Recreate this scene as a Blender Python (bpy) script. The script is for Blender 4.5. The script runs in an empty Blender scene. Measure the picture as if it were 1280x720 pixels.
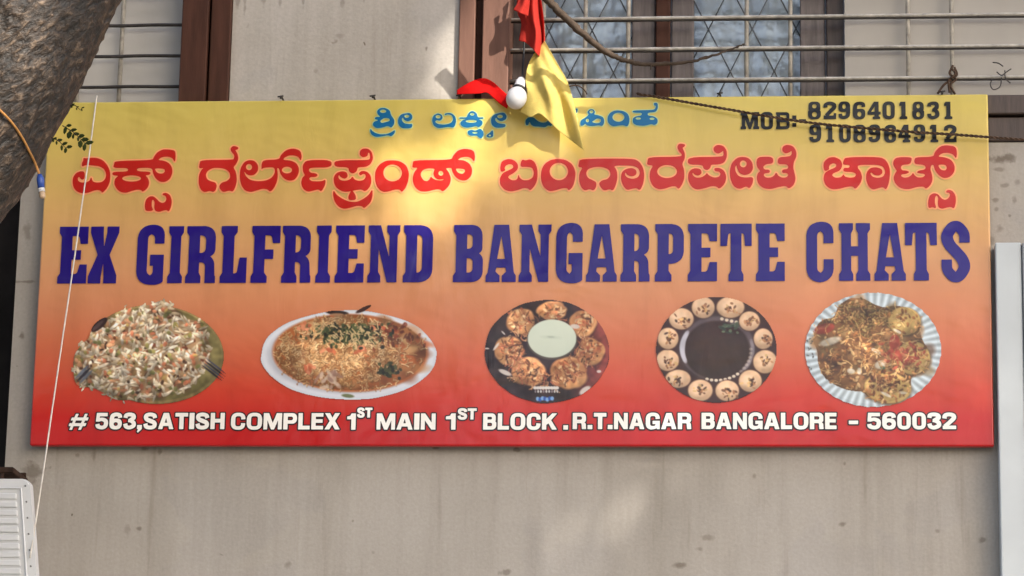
import bpy, bmesh, math, random
import numpy as np
from mathutils import Vector, Matrix

random.seed(7)
rng = np.random.default_rng(11)
scene = bpy.context.scene
C = scene.collection

# ------------------------------------------------------------------ camera
SZ = 4.43                                   # height of the sign's centre above the ground
CAM = np.array([1.023, -10.81, SZ - 2.828])
YAW, PITCH, ROLL, FPX = math.radians(-5.34), math.radians(14.27), math.radians(1.12), 4000.0
_f = np.array([math.sin(YAW)*math.cos(PITCH), math.cos(YAW)*math.cos(PITCH), math.sin(PITCH)])
_r = np.array([math.cos(YAW), -math.sin(YAW), 0.0])
_u = np.cross(_r, _f)
R2 = math.cos(ROLL)*_r + math.sin(ROLL)*_u
U2 = -math.sin(ROLL)*_r + math.cos(ROLL)*_u
cam_d = bpy.data.cameras.new('camera')
cam = bpy.data.objects.new('camera', cam_d)
C.objects.link(cam)
cam_d.sensor_width = 36.0
cam_d.lens = FPX/1280*36
cam_d.clip_end = 3000
M = Matrix(((R2[0], U2[0], -_f[0], CAM[0]), (R2[1], U2[1], -_f[1], CAM[1]),
            (R2[2], U2[2], -_f[2], CAM[2]), (0, 0, 0, 1)))
cam.matrix_world = M
scene.camera = cam

# ------------------------------------------------------------------ sky, sun, exposure
SUN = Vector((0.56, -0.62, 0.56)).normalized()      # direction towards the sun
w = bpy.data.worlds.new('World'); scene.world = w; w.use_nodes = True
nt = w.node_tree; nt.nodes.clear()
sky = nt.nodes.new('ShaderNodeTexSky'); sky.sky_type = 'NISHITA'; sky.sun_disc = False
sky.sun_elevation = math.asin(SUN.z)
sky.sun_rotation = math.atan2(SUN.x, SUN.y)
sky.air_density = 1.0; sky.dust_density = 3.0; sky.ozone_density = 1.0
bg = nt.nodes.new('ShaderNodeBackground'); bg.inputs['Strength'].default_value = 0.12
out = nt.nodes.new('ShaderNodeOutputWorld')
nt.links.new(sky.outputs[0], bg.inputs[0]); nt.links.new(bg.outputs[0], out.inputs[0])
sl = bpy.data.lights.new('sun', 'SUN'); sl.energy = 2.6; sl.angle = math.radians(0.55); sl.color = (1.0, 0.93, 0.82)
sun = bpy.data.objects.new('sun', sl); C.objects.link(sun)
sun.rotation_euler = SUN.to_track_quat('Z', 'Y').to_euler(); sun.location = (6, -8, 14)
scene.view_settings.view_transform = 'Standard'
scene.view_settings.look = 'None'
scene.view_settings.gamma = 1.0
scene.view_settings.exposure = 1.68
scene.view_settings.use_curve_mapping = False
scene.cycles.use_denoising = True
scene.cycles.max_bounces = 8
scene.cycles.transparent_max_bounces = 12

# ------------------------------------------------------------------ helpers
def at(px, py, y):
    """point of the plane y = const seen at photograph pixel (px, py)"""
    px = np.asarray(px, float); py = np.asarray(py, float)
    d = ((px-640)/FPX)[..., None]*R2 + ((360-py)/FPX)[..., None]*U2 + _f
    t = (y - CAM[1])/d[..., 1]
    return CAM + d*t[..., None]
def pt(px, py, y):
    return Vector(at(px, py, y))
def pix(p):
    d = np.asarray(p, float) - CAM
    z = d@_f
    return 640 + FPX*(d@R2)/z, 360 - FPX*(d@U2)/z
def lin(c):
    c = np.asarray(c, float)/255.0
    return np.where(c <= 0.04045, c/12.92, ((c+0.055)/1.055)**2.4)
def tag(o, label, cat, group=None):
    o['label'] = label; o['category'] = cat
    if group: o['group'] = group
    return o
def empty(name, loc):
    o = bpy.data.objects.new(name, None); C.objects.link(o); o.location = loc; o.empty_display_size = .1
    return o
def link(name, me, mat, parent=None, smooth=False):
    o = bpy.data.objects.new(name, me); C.objects.link(o)
    if mat is not None and not me.materials: me.materials.append(mat)
    if parent is not None:
        o.parent = parent
        o.matrix_parent_inverse = Matrix.Translation(parent.matrix_basis.translation).inverted() if parent.parent is None else \
            Matrix.Translation(Vector(parent['_w'])).inverted() if '_w' in parent else Matrix()
    if smooth:
        me.polygons.foreach_set('use_smooth', [True]*len(me.polygons))
    return o
def mesh_np(name, verts, faces):
    me = bpy.data.meshes.new(name); me.from_pydata([tuple(v) for v in verts], [], [tuple(int(i) for i in f) for f in faces]); me.update()
    return me
def bm_mesh(name, bm):
    me = bpy.data.meshes.new(name); bm.to_mesh(me); bm.free(); return me
def box_bm(bm, x0, x1, y0, y1, z0, z1, bev=0.0, seg=1):
    r = bmesh.ops.create_cube(bm, size=1.0)
    vs = r['verts']
    for v in vs:
        v.co = Vector((x0+(v.co.x+.5)*(x1-x0), y0+(v.co.y+.5)*(y1-y0), z0+(v.co.z+.5)*(z1-z0)))
    if bev > 0:
        es = {e for v in vs for e in v.link_edges}
        bmesh.ops.bevel(bm, geom=list(es), offset=bev, segments=seg, affect='EDGES', profile=.5)
def box(name, x0, x1, y0, y1, z0, z1, mat, parent=None, bev=0.0, seg=1):
    bm = bmesh.new(); box_bm(bm, x0, x1, y0, y1, z0, z1, bev, seg)
    return link(name, bm_mesh(name, bm), mat, parent)
def catmull(P, n=8):
    P = [np.asarray(p, float) for p in P]
    Q = [2*P[0]-P[1]] + P + [2*P[-1]-P[-2]]
    o = []
    for i in range(1, len(Q)-2):
        a, b, c, d = Q[i-1], Q[i], Q[i+1], Q[i+2]
        for k in range(n):
            t = k/n
            o.append(.5*((2*b)+(-a+c)*t+(2*a-5*b+4*c-d)*t*t+(-a+3*b-3*c+d)*t**3))
    o.append(P[-1]); return o
def tube_data(path, rad, seg=8, cap=True, jitter=0.0):
    path = [Vector(p) for p in path]; n = len(path)
    if not hasattr(rad, '__len__'): rad = [rad]*n
    V, F = [], []
    t = (path[1]-path[0]).normalized()
    a = t.orthogonal().normalized()
    for i in range(n):
        t2 = (path[min(i+1, n-1)]-path[max(i-1, 0)]).normalized()
        a = (a - t2*a.dot(t2)).normalized(); b = t2.cross(a)
        for k in range(seg):
            g = 2*math.pi*k/seg
            r = rad[i]*(1+random.uniform(-jitter, jitter))
            V.append(path[i] + (a*math.cos(g)+b*math.sin(g))*r)
    for i in range(n-1):
        for k in range(seg):
            k2 = (k+1) % seg
            F.append((i*seg+k, i*seg+k2, (i+1)*seg+k2, (i+1)*seg+k))
    if cap:
        F.append(tuple(range(seg-1, -1, -1))); F.append(tuple(range((n-1)*seg, n*seg)))
    return V, F
def merge(parts):
    V, F = [], []
    for v, f in parts:
        o = len(V); V += list(v); F += [tuple(i+o for i in g) for g in f]
    return V, F
def tube(name, path, rad, mat, parent=None, seg=8, jitter=0.0):
    V, F = tube_data(path, rad, seg, True, jitter)
    return link(name, mesh_np(name, V, F), mat, parent, True)

# ------------------------------------------------------------------ materials
def mat_base(name, rough=.6, spec=.5):
    m = bpy.data.materials.new(name); m.use_nodes = True
    b = m.node_tree.nodes['Principled BSDF']
    b.inputs['Roughness'].default_value = rough
    b.inputs['Specular IOR Level'].default_value = spec
    return m, m.node_tree, b
def nn(nt, t, **k):
    n = nt.nodes.new(t)
    for a, v in k.items():
        if a in n.inputs: n.inputs[a].default_value = v
        else: setattr(n, a, v)
    return n
def ramp(nt, fac, stops, interp='LINEAR'):
    r = nt.nodes.new('ShaderNodeValToRGB'); r.color_ramp.interpolation = interp
    e = r.color_ramp.elements
    while len(e) < len(stops): e.new(.5)
    for i, (p, c) in enumerate(stops):
        e[i].position = p; e[i].color = (*c, 1) if len(c) == 3 else c
    nt.links.new(fac, r.inputs[0]); return r
def mixc(nt, fac, a, b, mode='MIX'):
    m = nt.nodes.new('ShaderNodeMix'); m.data_type = 'RGBA'; m.blend_type = mode
    for s, v in ((0, fac), (6, a), (7, b)):
        if isinstance(v, (int, float)): m.inputs[s].default_value = v
        elif isinstance(v, (tuple, list)): m.inputs[s].default_value = (*v, 1) if len(v) == 3 else v
        else: nt.links.new(v, m.inputs[s])
    return m.outputs[2]
def coords(nt, scale=(1, 1, 1), rot=(0, 0, 0), kind='Object'):
    t = nt.nodes.new('ShaderNodeTexCoord'); mp = nt.nodes.new('ShaderNodeMapping')
    mp.inputs['Scale'].default_value = scale; mp.inputs['Rotation'].default_value = rot
    nt.links.new(t.outputs[kind], mp.inputs[0]); return mp.outputs[0]
def noise(nt, vec, scale, detail=4, rough=.55, dist=0.0):
    n = nt.nodes.new('ShaderNodeTexNoise')
    n.inputs['Scale'].default_value = scale; n.inputs['Detail'].default_value = detail
    n.inputs['Roughness'].default_value = rough; n.inputs['Distortion'].default_value = dist
    nt.links.new(vec, n.inputs['Vector']); return n.outputs[0]
def bump(nt, b, h, strength=.3, dist=.01):
    n = nt.nodes.new('ShaderNodeBump'); n.inputs['Strength'].default_value = strength; n.inputs['Distance'].default_value = dist
    nt.links.new(h, n.inputs['Height']); nt.links.new(n.outputs[0], b.inputs['Normal'])
def simple(name, col, rough=.6, spec=.5, var=.15, nscale=12, bumps=0.0, bscale=60, stretch=(1, 1, 1), metallic=0.0):
    m, nt, b = mat_base(name, rough, spec)
    v = coords(nt, stretch)
    n = noise(nt, v, nscale, 5)
    lo = tuple(c*(1-var) for c in col); hi = tuple(min(1, c*(1+var)) for c in col)
    r = ramp(nt, n, [(.3, lo), (.7, hi)])
    nt.links.new(r.outputs[0], b.inputs['Base Color'])
    b.inputs['Metallic'].default_value = metallic
    if bumps: bump(nt, b, noise(nt, v, bscale, 4), bumps, .004)
    return m

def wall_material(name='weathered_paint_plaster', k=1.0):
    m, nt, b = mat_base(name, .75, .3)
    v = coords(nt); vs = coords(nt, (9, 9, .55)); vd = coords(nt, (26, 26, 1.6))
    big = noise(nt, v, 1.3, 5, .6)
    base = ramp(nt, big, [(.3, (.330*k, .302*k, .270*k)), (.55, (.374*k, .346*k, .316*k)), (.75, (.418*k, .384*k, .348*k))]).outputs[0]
    streak = ramp(nt, noise(nt, vs, 1.0, 5, .65), [(.44, (1, 1, 1)), (.78, (.70, .68, .64))]).outputs[0]
    c = mixc(nt, .72, base, streak, 'MULTIPLY')
    drip = ramp(nt, noise(nt, vd, 1.0, 4, .6), [(.60, (1, 1, 1)), (.82, (.66, .63, .58))]).outputs[0]
    c = mixc(nt, .6, c, drip, 'MULTIPLY')
    patch = ramp(nt, noise(nt, v, 2.6, 3, .5, .6), [(.56, (1, 1, 1)), (.60, (.955, .96, .975))]).outputs[0]
    c = mixc(nt, 1.0, c, patch, 'MULTIPLY')
    vor = nt.nodes.new('ShaderNodeTexVoronoi'); vor.inputs['Scale'].default_value = 9.5
    wv = nt.nodes.new('ShaderNodeVectorMath'); wv.operation = 'ADD'
    nz = nt.nodes.new('ShaderNodeTexNoise'); nz.inputs['Scale'].default_value = 14
    nt.links.new(v, nz.inputs['Vector'])
    sc = nt.nodes.new('ShaderNodeVectorMath'); sc.operation = 'SCALE'; sc.inputs['Scale'].default_value = .16
    nt.links.new(nz.outputs['Color'], sc.inputs[0])
    nt.links.new(v, wv.inputs[0]); nt.links.new(sc.outputs[0], wv.inputs[1]); nt.links.new(wv.outputs[0], vor.inputs['Vector'])
    sp = ramp(nt, vor.outputs['Distance'], [(.035, (.30, .25, .20)), (.085, (1, 1, 1))]).outputs[0]
    gate = ramp(nt, noise(nt, v, 5.0, 2), [(.58, (0, 0, 0)), (.68, (1, 1, 1))]).outputs[0]
    c2 = mixc(nt, 1.0, c, sp, 'MULTIPLY')
    c = mixc(nt, gate, c, c2)
    fine = ramp(nt, noise(nt, v, 90, 3), [(.25, (.90, .9, .9)), (.7, (1.05, 1.05, 1.05))]).outputs[0]
    c = mixc(nt, .8, c, fine, 'MULTIPLY')
    return m, nt, b, v, c
def spots(nt, v, c, lst, col):
    """stains of a fixed place: (x, z, rx, rz, strength)"""
    sep = nt.nodes.new('ShaderNodeSeparateXYZ'); nt.links.new(v, sep.inputs[0])
    nx = noise(nt, v, 38, 3)
    tot = None
    def mth(op, a, b_=None):
        n = nt.nodes.new('ShaderNodeMath'); n.operation = op
        for i, q in enumerate((a, b_)):
            if q is None: continue
            if isinstance(q, (int, float)): n.inputs[i].default_value = q
            else: nt.links.new(q, n.inputs[i])
        return n.outputs[0]
    for x, z, rx, rz, s in lst:
        dx = mth('DIVIDE', mth('SUBTRACT', sep.outputs[0], x), rx); dz = mth('DIVIDE', mth('SUBTRACT', sep.outputs[2], z), rz)
        d = mth('SQRT', mth('ADD', mth('MULTIPLY', dx, dx), mth('MULTIPLY', dz, dz)))
        d = mth('ADD', d, mth('MULTIPLY', mth('SUBTRACT', nx, .5), 2.2))
        n = nt.nodes.new('ShaderNodeMapRange'); n.inputs[1].default_value = 1.15; n.inputs[2].default_value = .45
        n.inputs[3].default_value = 0; n.inputs[4].default_value = s*.85
        nt.links.new(d, n.inputs[0])
        tot = n.outputs[0] if tot is None else mth('MAXIMUM', tot, n.outputs[0])
    return mixc(nt, tot, c, col)

WY = 0.055                                   # face of the wall behind the sign
def stain_list(L):
    o = []
    for px, py, rx, rz, s in L:
        q = at(px, py, WY); o.append((float(q[0]), float(q[2]), rx*.00276, rz*.00276, s))
    return o
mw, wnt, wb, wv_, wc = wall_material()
wc = spots(wnt, wv_, wc, stain_list([
    (849, 706, 8, 4, .75), (884, 672, 8, 4, .45), (875, 686, 5, 3, .5), (1053, 655, 5, 3, .7), (631, 716, 8, 4, .6),
    (361, 706, 5, 5, .5), (174, 661, 4, 3, .7), (159, 663, 4, 8, .35), (118, 568, 3, 9, .5), (200, 565, 3, 5, .6),
    (1228, 675, 5, 4, .6), (1172, 664, 4, 3, .45), (943, 595, 3, 3, .5), (40, 590, 13, 14, .7), (28, 420, 4, 5, .7),
    (30, 352, 16, 2, .6), (34, 290, 6, 14, .5), (1252, 199, 16, 6, .85), (1262, 196, 10, 5, .8), (1268, 250, 3, 6, .5), (1250, 285, 6, 5, .5), (1272, 228, 5, 4, .45), (1240, 300, 4, 8, .5), (1262, 270, 2, 2, .6), (1248, 212, 8, 3, .5), (1257, 232, 6, 3, .5), (1244, 250, 4, 4, .6), (1246, 262, 3, 3, .5),
    (97, 569, 3, 3, .5), (545, 560, 5, 2, .7), (646, 562, 6, 3, .7), (180, 561, 5, 3, .6), (1056, 580, 2, 3, .5),
    (441, 651, 2, 2, .5), (466, 690, 3, 3, .3)]),
    (.10, .075, .055))
wnt.links.new(wc, wb.inputs['Base Color']); bump(wnt, wb, noise(wnt, wv_, 70, 5), .25, .004)
MAT = {'wall': mw}
mp_, pnt, pb_, pv_, pc_ = wall_material('brightened_pier_plaster', 1.28)  # wall plaster lightened to make up for missing light on the pier
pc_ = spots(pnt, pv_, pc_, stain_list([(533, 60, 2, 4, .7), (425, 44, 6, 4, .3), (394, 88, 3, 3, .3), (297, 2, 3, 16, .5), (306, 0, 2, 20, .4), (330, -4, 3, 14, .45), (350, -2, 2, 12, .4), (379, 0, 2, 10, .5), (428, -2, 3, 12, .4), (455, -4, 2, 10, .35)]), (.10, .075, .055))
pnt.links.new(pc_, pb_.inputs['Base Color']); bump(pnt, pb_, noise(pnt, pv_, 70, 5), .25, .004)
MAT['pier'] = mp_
MAT['reveal'] = simple('pale_grey_board', (.50, .485, .465), .7, .3, .06, 5, .1, 50)
MAT['reveal2'] = simple('pale_beige_board', (.40, .375, .345), .7, .3, .07, 4, .1, 50, (1, 1, .4))
MAT['brown'] = simple('brown_painted_wood', (.066, .026, .016), .62, .2, .25, 9, .15, 60, (4, 4, .5))
MAT['brown2'] = simple('lighter_brown_painted_wood', (.155, .078, .056), .6, .25, .2, 9, .15, 60, (4, 4, .5))  # lighter brown for the right-hand jambs
MAT['darkwood'] = simple('dark_brown_window_wood', (.060, .040, .034), .5, .5, .3, 14, .2, 50, (5, 5, .5))
MAT['greywood'] = simple('dusty_window_wood', (.125, .105, .102), .6, .4, .3, 12, .2, 50, (5, 5, .6))
MAT['bar'] = simple('chipped_white_bar_paint', (.40, .375, .34), .5, .4, .35, 30, .2, 120)
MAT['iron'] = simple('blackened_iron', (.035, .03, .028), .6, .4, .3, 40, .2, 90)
MAT['rust'] = simple('rusty_steel', (.035, .019, .013), .8, .2, .5, 22, .5, 50)
MAT['gap'] = simple('shade_dark_wall', (.018, .015, .014), .9, .1, .4, 4, .3, 20)  # near-black colour standing for deep shade in the passage and room
MAT['white'] = simple('white_powder_coat', (.47, .505, .53), .42, .5, .05, 5)
MAT['whitebox'] = simple('white_moulded_plastic', (.58, .59, .61), .4, .5, .05, 8)
MAT['grey'] = simple('grey_trim', (.22, .23, .25), .5, .5, .1, 8)
MAT['screw'] = simple('dull_screw_metal', (.16, .16, .16), .45, .5, .2, 30, metallic=.6)
MAT['string'] = simple('white_nylon_string', (.62, .58, .53), .6, .3, .12, 60)
MAT['rope'] = simple('dark_brown_twisted_cord', (.075, .045, .03), .8, .2, .6, 70, .3, 200)
MAT['orange'] = simple('orange_cord', (.40, .19, .055), .6, .3, .25, 40)
MAT['blue'] = simple('blue_plastic', (.02, .06, .28), .4, .5, .1, 20)
MAT['tan'] = simple('tan_plastic', (.42, .30, .20), .5, .4, .1, 20)
MAT['bulbw'] = simple('frosted_white_bulb', (.52, .52, .54), .38, .5, .01, 5)
MAT['black'] = simple('black_plastic', (.012, .012, .013), .5, .4, .1, 20)
MAT['branch'] = simple('dry_brown_branch', (.060, .043, .032), .85, .2, .4, 30, .5, 120)
MAT['ground'] = simple('dusty_ground', (.17, .145, .12), .9, .2, .2, 2, .3, 30)
MAT['asphalt'] = simple('asphalt', (.05, .05, .05), .9, .2, .2, 20, .4, 120)
MAT['paving'] = simple('concrete_paving', (.19, .18, .165), .85, .2, .15, 4, .3, 60)
def glass_mat():
    m = bpy.data.materials.new('window_glass'); m.use_nodes = True; nt = m.node_tree; nt.nodes.clear()
    o = nt.nodes.new('ShaderNodeOutputMaterial'); t = nt.nodes.new('ShaderNodeBsdfTransparent'); g = nt.nodes.new('ShaderNodeBsdfGlossy')
    t.inputs[0].default_value = (.93, .95, .96, 1); g.inputs['Roughness'].default_value = .16; g.inputs[0].default_value = (.9, .95, 1, 1)
    f = nt.nodes.new('ShaderNodeFresnel'); f.inputs[0].default_value = 1.7
    mx = nt.nodes.new('ShaderNodeMixShader')
    v = coords(nt); bm_ = nt.nodes.new('ShaderNodeBump'); bm_.inputs['Strength'].default_value = .5; bm_.inputs['Distance'].default_value = .02
    nt.links.new(noise(nt, v, 7, 3), bm_.inputs['Height'])
    nt.links.new(bm_.outputs[0], g.inputs['Normal'])
    nt.links.new(f.outputs[0], mx.inputs[0]); nt.links.new(t.outputs[0], mx.inputs[1]); nt.links.new(g.outputs[0], mx.inputs[2])
    nt.links.new(mx.outputs[0], o.inputs[0]); return m
MAT['glass'] = glass_mat()
def cloth(name, col, transl=.35, var=.06):
    m = bpy.data.materials.new(name); m.use_nodes = True; nt = m.node_tree; nt.nodes.clear()
    o = nt.nodes.new('ShaderNodeOutputMaterial'); d = nt.nodes.new('ShaderNodeBsdfDiffuse'); t = nt.nodes.new('ShaderNodeBsdfTranslucent')
    mx = nt.nodes.new('ShaderNodeMixShader'); mx.inputs[0].default_value = transl
    v = coords(nt); r = ramp(nt, noise(nt, v, 30, 4), [(.3, tuple(c*(1-var) for c in col)), (.7, tuple(min(1, c*(1+var)) for c in col))])
    nt.links.new(r.outputs[0], d.inputs[0]); nt.links.new(r.outputs[0], t.inputs[0])
    bm_ = nt.nodes.new('ShaderNodeBump'); bm_.inputs['Strength'].default_value = .45; bm_.inputs['Distance'].default_value = .006
    nt.links.new(noise(nt, v, 42, 4, .6, .5), bm_.inputs['Height']); nt.links.new(bm_.outputs[0], d.inputs['Normal'])
    nt.links.new(d.outputs[0], mx.inputs[1]); nt.links.new(t.outputs[0], mx.inputs[2]); nt.links.new(mx.outputs[0], o.inputs[0])
    return m
MAT['red_cloth'] = cloth('red_flag_cloth', (.50, .045, .035))
MAT['yellow_cloth'] = cloth('yellow_flag_cloth', (.70, .57, .18))
MAT['ribbon'] = cloth('red_ribbon_cloth', (.62, .012, .012), .25)
MAT['curtain'] = cloth('pale_curtain_cloth', (.84, .84, .84), .2, .08)
MAT['darkleaf'] = cloth('dark_leaflet', (.030, .042, .016), .25, .3)
MAT['lead'] = simple('grey_lead_strip', (.10, .11, .125), .6, .4, .1, 20)
MAT['leaf'] = cloth('green_leaf', (.055, .095, .022), .35, .35)

# ------------------------------------------------------------------ the setting
def X(px, y=WY, py=60): return float(at(px, py, y)[0])
def Z(py, px=640, y=WY): return float(at(px, py, y)[2])
def flat(name, x0, x1, y0, y1, z, mat):
    o = link(name, mesh_np(name, [(x0, y0, z), (x1, y0, z), (x1, y1, z), (x0, y1, z)], [(0, 1, 2, 3)]), mat)
    o['kind'] = 'structure'; return o
flat('ground', -150, 150, -150, 150, -0.15, MAT['ground'])
flat('road', -150, 150, -13.5, -5.2, -0.146, MAT['asphalt'])
pv = box('pavement', -40, 40, -5.0, WY-.004, -.3, 0, MAT['paving']); pv['kind'] = 'structure'
kb = box('kerb', -40, 40, -5.2, -5.004, -.3, .01, MAT['paving'], bev=.015); kb['kind'] = 'structure'

XL = X(15, py=430); XR = 6.5
ZS0 = Z(178, 1258)                            # underside of the window sill
ZS1 = Z(117, 1258)
ZT = SZ + 2.05                                # top of the window openings
bld = empty('shop_building', (0, WY+.2, 0))
tag(bld, 'beige plastered building front with brown window frames and barred windows behind the sign', 'building')
TH = .32
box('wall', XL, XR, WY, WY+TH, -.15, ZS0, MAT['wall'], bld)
xp0, xp1 = X(289), X(573)
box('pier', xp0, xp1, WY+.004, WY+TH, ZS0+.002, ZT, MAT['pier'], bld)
box('upper_wall', XL, XR, WY, WY+TH, ZT+.002, 9.0, MAT['wall'], bld)
box('end_pier', XL, XL+.12, WY, WY+TH, ZS0+.002, ZT, MAT['wall'], bld)
box('end_pier', XR-.3, XR, WY, WY+TH, ZS0+.002, ZT, MAT['wall'], bld)
# the passage at the building's end, its shade put into the wall colour
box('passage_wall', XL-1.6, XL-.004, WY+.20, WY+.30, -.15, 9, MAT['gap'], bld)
# window sills: two stacked boards
for (a, b) in ((XL+.122, xp0-.21), (X(638), XR-.302)):
    zm = ZS0 + (ZS1-ZS0)*.52
    box('sill_board', a, b, WY-.012, WY+.20, ZS0+.003, zm-.004, MAT['darkwood'], bld, .004)
    box('sill_board', a, b, WY-.026, WY+.20, zm+.004, ZS1-.012, MAT['darkwood'], bld, .004)
# brown jambs either side of the plaster pier
for (a, b, m, y) in ((228, 261, 'brown', -.035), (263.5, 288.4, 'brown', -.02), (574, 594, 'brown2', -.02), (604, 637, 'brown2', -.035)):
    box('jamb', X(a), X(b), WY+y, WY+.14, ZS0+.004, ZT-.002, MAT[m], bld, .004, 2)
for (a, b) in ((261, 263.5), (594, 604)):
    box('jamb_groove', X(a)+.0005, X(b)-.0005, WY+.03, WY+.13, ZS0+.004, ZT-.002, MAT['brown'], bld)
# boards that close the left window and the right end of the right window
yb = WY+.078
box('window_board', XL+.122, X(227.5), yb, yb+.03, ZS0+.004, ZT-.002, MAT['reveal'], bld)
box('window_board', X(1056, yb), XR-.302, yb, yb+.03, ZS0+.004, ZT-.002, MAT['reveal2'], bld)
# the leaded window
yw = WY+.15
def stile(a, b, m, y0=0.0, d=.05):
    return box('window_stile', X(a, yw), X(b, yw), yw-y0, yw-y0+d, ZS0+.05, ZT-.002, MAT[m], bld, .004, 1)
stile(639, 669, 'darkwood', .02)
stile(790, 819, 'greywood', .012)
stile(820, 838, 'brown', .03)
stile(839.5, 867, 'greywood', .02)
stile(1000, 1031, 'greywood', .018)
stile(1033, 1055, 'darkwood', .03)
box('window_rail', X(640, yw), X(1055, yw), yw-.012+.05, yw+.09, ZS0+.004, ZS0+.12, MAT['darkwood'], bld, .004)
def leaded(a, b):
    x0, x1 = X(a, yw+.03), X(b, yw+.03)
    z0, z1 = ZS0+.12, ZT-.01
    pane = box('window_pane', x0, x1, yw+.03, yw+.034, z0, z1, MAT['glass'], bld)
    yy = yw+.024
    dx = .158; sl = 2.05
    n0 = int((z1-z0)/sl/dx)+2
    for sgn in (1, -1):
        k = -n0
        while k*dx < (x1-x0) + n0*dx:
            # line x = xs + sgn*(z-z0)/sl, clipped to the pane
            xs = x0 + k*dx + (.03 if sgn > 0 else .075)
            k += 1
            pts = []
            za, zb = z0, z1
            if sgn > 0:
                za = max(z0, z0+(x0-xs)*sl); zb = min(z1, z0+(x1-xs)*sl)
            else:
                za = max(z0, z0+(xs-x1)*sl); zb = min(z1, z0+(xs-x0)*sl)
            if zb-za < .05: continue
            A = Vector((xs+sgn*(za-z0)/sl, yy+sgn*.0008, za)); B = Vector((xs+sgn*(zb-z0)/sl, yy+sgn*.0008, zb))
            V, F = tube_data([A, B], .0024, 6)
            o = link('lead_strip', mesh_np('lead_strip', V, F), MAT['lead'], pane, True)
leaded(668, 790.5); leaded(867.5, 1000.5)
# curtain in the room behind
def curtain(a, b, name='curtain'):
    x0, x1 = X(a, yw+.2), X(b, yw+.2)
    n = 160; V, F = [], []
    for j in range(2):
        z = ZS0-.1 if j == 0 else ZT-.05
        for i in range(n):
            t = i/(n-1)
            V.append((x0+t*(x1-x0), yw+.10+.025*math.sin(t*29)+.02*math.sin(t*71+1+j), z))
    for i in range(n-1): F.append((i, i+1, n+i+1, n+i))
    o = link(name, mesh_np(name, V, F), MAT['curtain'], None, True)
    return o
tag(curtain(650, 1056), 'pale grey-blue curtain hanging behind the leaded window glass', 'curtain')
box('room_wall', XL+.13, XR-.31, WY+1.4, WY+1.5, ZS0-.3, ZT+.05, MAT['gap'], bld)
# window bars
yg = WY+.035
def hbar(a, b, ya, yb_, end='bar'):
    A = pt(a, ya, yg); B = pt(b, yb_, yg); B.z = A.z + (B.z-A.z)
    n = 24
    P = [A.lerp(B, i/(n-1)) + Vector((0, 0, .0018*math.sin(i*1.7+ya))) for i in range(n)]
    return tube('horizontal_bar', P, .0072, MAT['bar'], bld, 10, .05)
def vbar(px, top=-230):
    a = pt(px, 128, yg); z1 = ZT-.003
    return tube('vertical_bar', [(a.x, yg+.014, ZS1-.06), (a.x+.001, yg+.014, (a.z+z1)/2), (a.x, yg+.014, z1)], .0078, MAT['bar'], bld, 10, .04)
xr = 1700
for k in range(-4, 3):
    yl = 32+38.3*k; yr = 22.5+38.6*k
    zl = pt(150, yl, yg).z; zr = pt(850, yr, yg).z
    for (a, b, z) in ((XL+.122, X(230), zl), (X(636), XR-.302, zr)):
        P = [Vector((a+(b-a)*i/23, yg, z+.0010*math.sin(i*.45+k))) for i in range(24)]
        tube('horizontal_bar', P, .0072 if a > 0 else .0062, MAT['bar'] if a > -0.3 else MAT['iron'], bld, 10, .02)
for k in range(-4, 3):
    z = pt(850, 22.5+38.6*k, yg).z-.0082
    tube('underside_shade_bar', [Vector((X(636)+(XR-.302-X(636))*i/11, yg+.004, z+.0006*math.sin(i+k))) for i in range(12)], .0040, MAT['iron'], bld, 8)  # dark bars added to stand for the shaded undersides of the pale bars
for px in (147, 94, -2, 677, 730, 784, 933, 988, 1136, 1191, 1338, 1392):
    vbar(px)

# ------------------------------------------------------------------ the sign board
SW, SH = 3.35, 1.26
sign = empty('shop_sign', (0, 0, SZ-SH/2))
tag(sign, 'long yellow to red printed signboard with blue lettering and food pictures on the wall', 'sign')
def banner_mat():
    m, nt, b = mat_base('printed_flex_banner', .30, .40)
    t = nt.nodes.new('ShaderNodeTexCoord'); sp = nt.nodes.new('ShaderNodeSeparateXYZ'); nt.links.new(t.outputs['Object'], sp.inputs[0])
    mr = nt.nodes.new('ShaderNodeMapRange'); mr.inputs[1].default_value = SZ+SH/2; mr.inputs[2].default_value = SZ-SH/2
    nt.links.new(sp.outputs[2], mr.inputs[0])
    K = PK
    stops = [(0.0, (200, 181, 90)), (.14, (203, 176, 94)), (.30, (203, 162, 98)), (.48, (201, 145, 100)), (.60, (200, 128, 90)), (.72, (196, 102, 70)), (.84, (190, 62, 42)), (.92, (182, 32, 28)), (1.0, (176, 22, 26))]
    r = ramp(nt, mr.outputs[0], [(p, tuple(np.clip(lin(c)/K, 0, .9))) for p, c in stops])
    v = coords(nt)
    n = ramp(nt, noise(nt, v, 2.2, 3), [(.3, (.95, .95, .95)), (.7, (1.04, 1.04, 1.04))])
    c = mixc(nt, 1.0, r.outputs[0], n.outputs[0], 'MULTIPLY')
    dirt = ramp(nt, noise(nt, coords(nt, (5, 5, .8)), 2.0, 5), [(.50, (1, 1, 1)), (.80, (.80, .78, .76))])
    c = mixc(nt, .7, c, dirt.outputs[0], 'MULTIPLY')
    nt.links.new(c, b.inputs['Base Color'])
    banner_bump(nt, b)
    return m
def banner_bump(nt, b):
    v = coords(nt, (1, 1, 1.6))
    w2 = coords(nt, (1.0, 1.0, .35))
    a = nt.nodes.new('ShaderNodeMath'); a.operation = 'MULTIPLY_ADD'; a.inputs[1].default_value = .10
    nt.links.new(noise(nt, w2, 9, 4, .55, .8), a.inputs[0]); nt.links.new(noise(nt, v, 2.4, 3, .5, .3), a.inputs[2])
    bump(nt, b, a.outputs[0], .8, .025)
PK = .98
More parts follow.
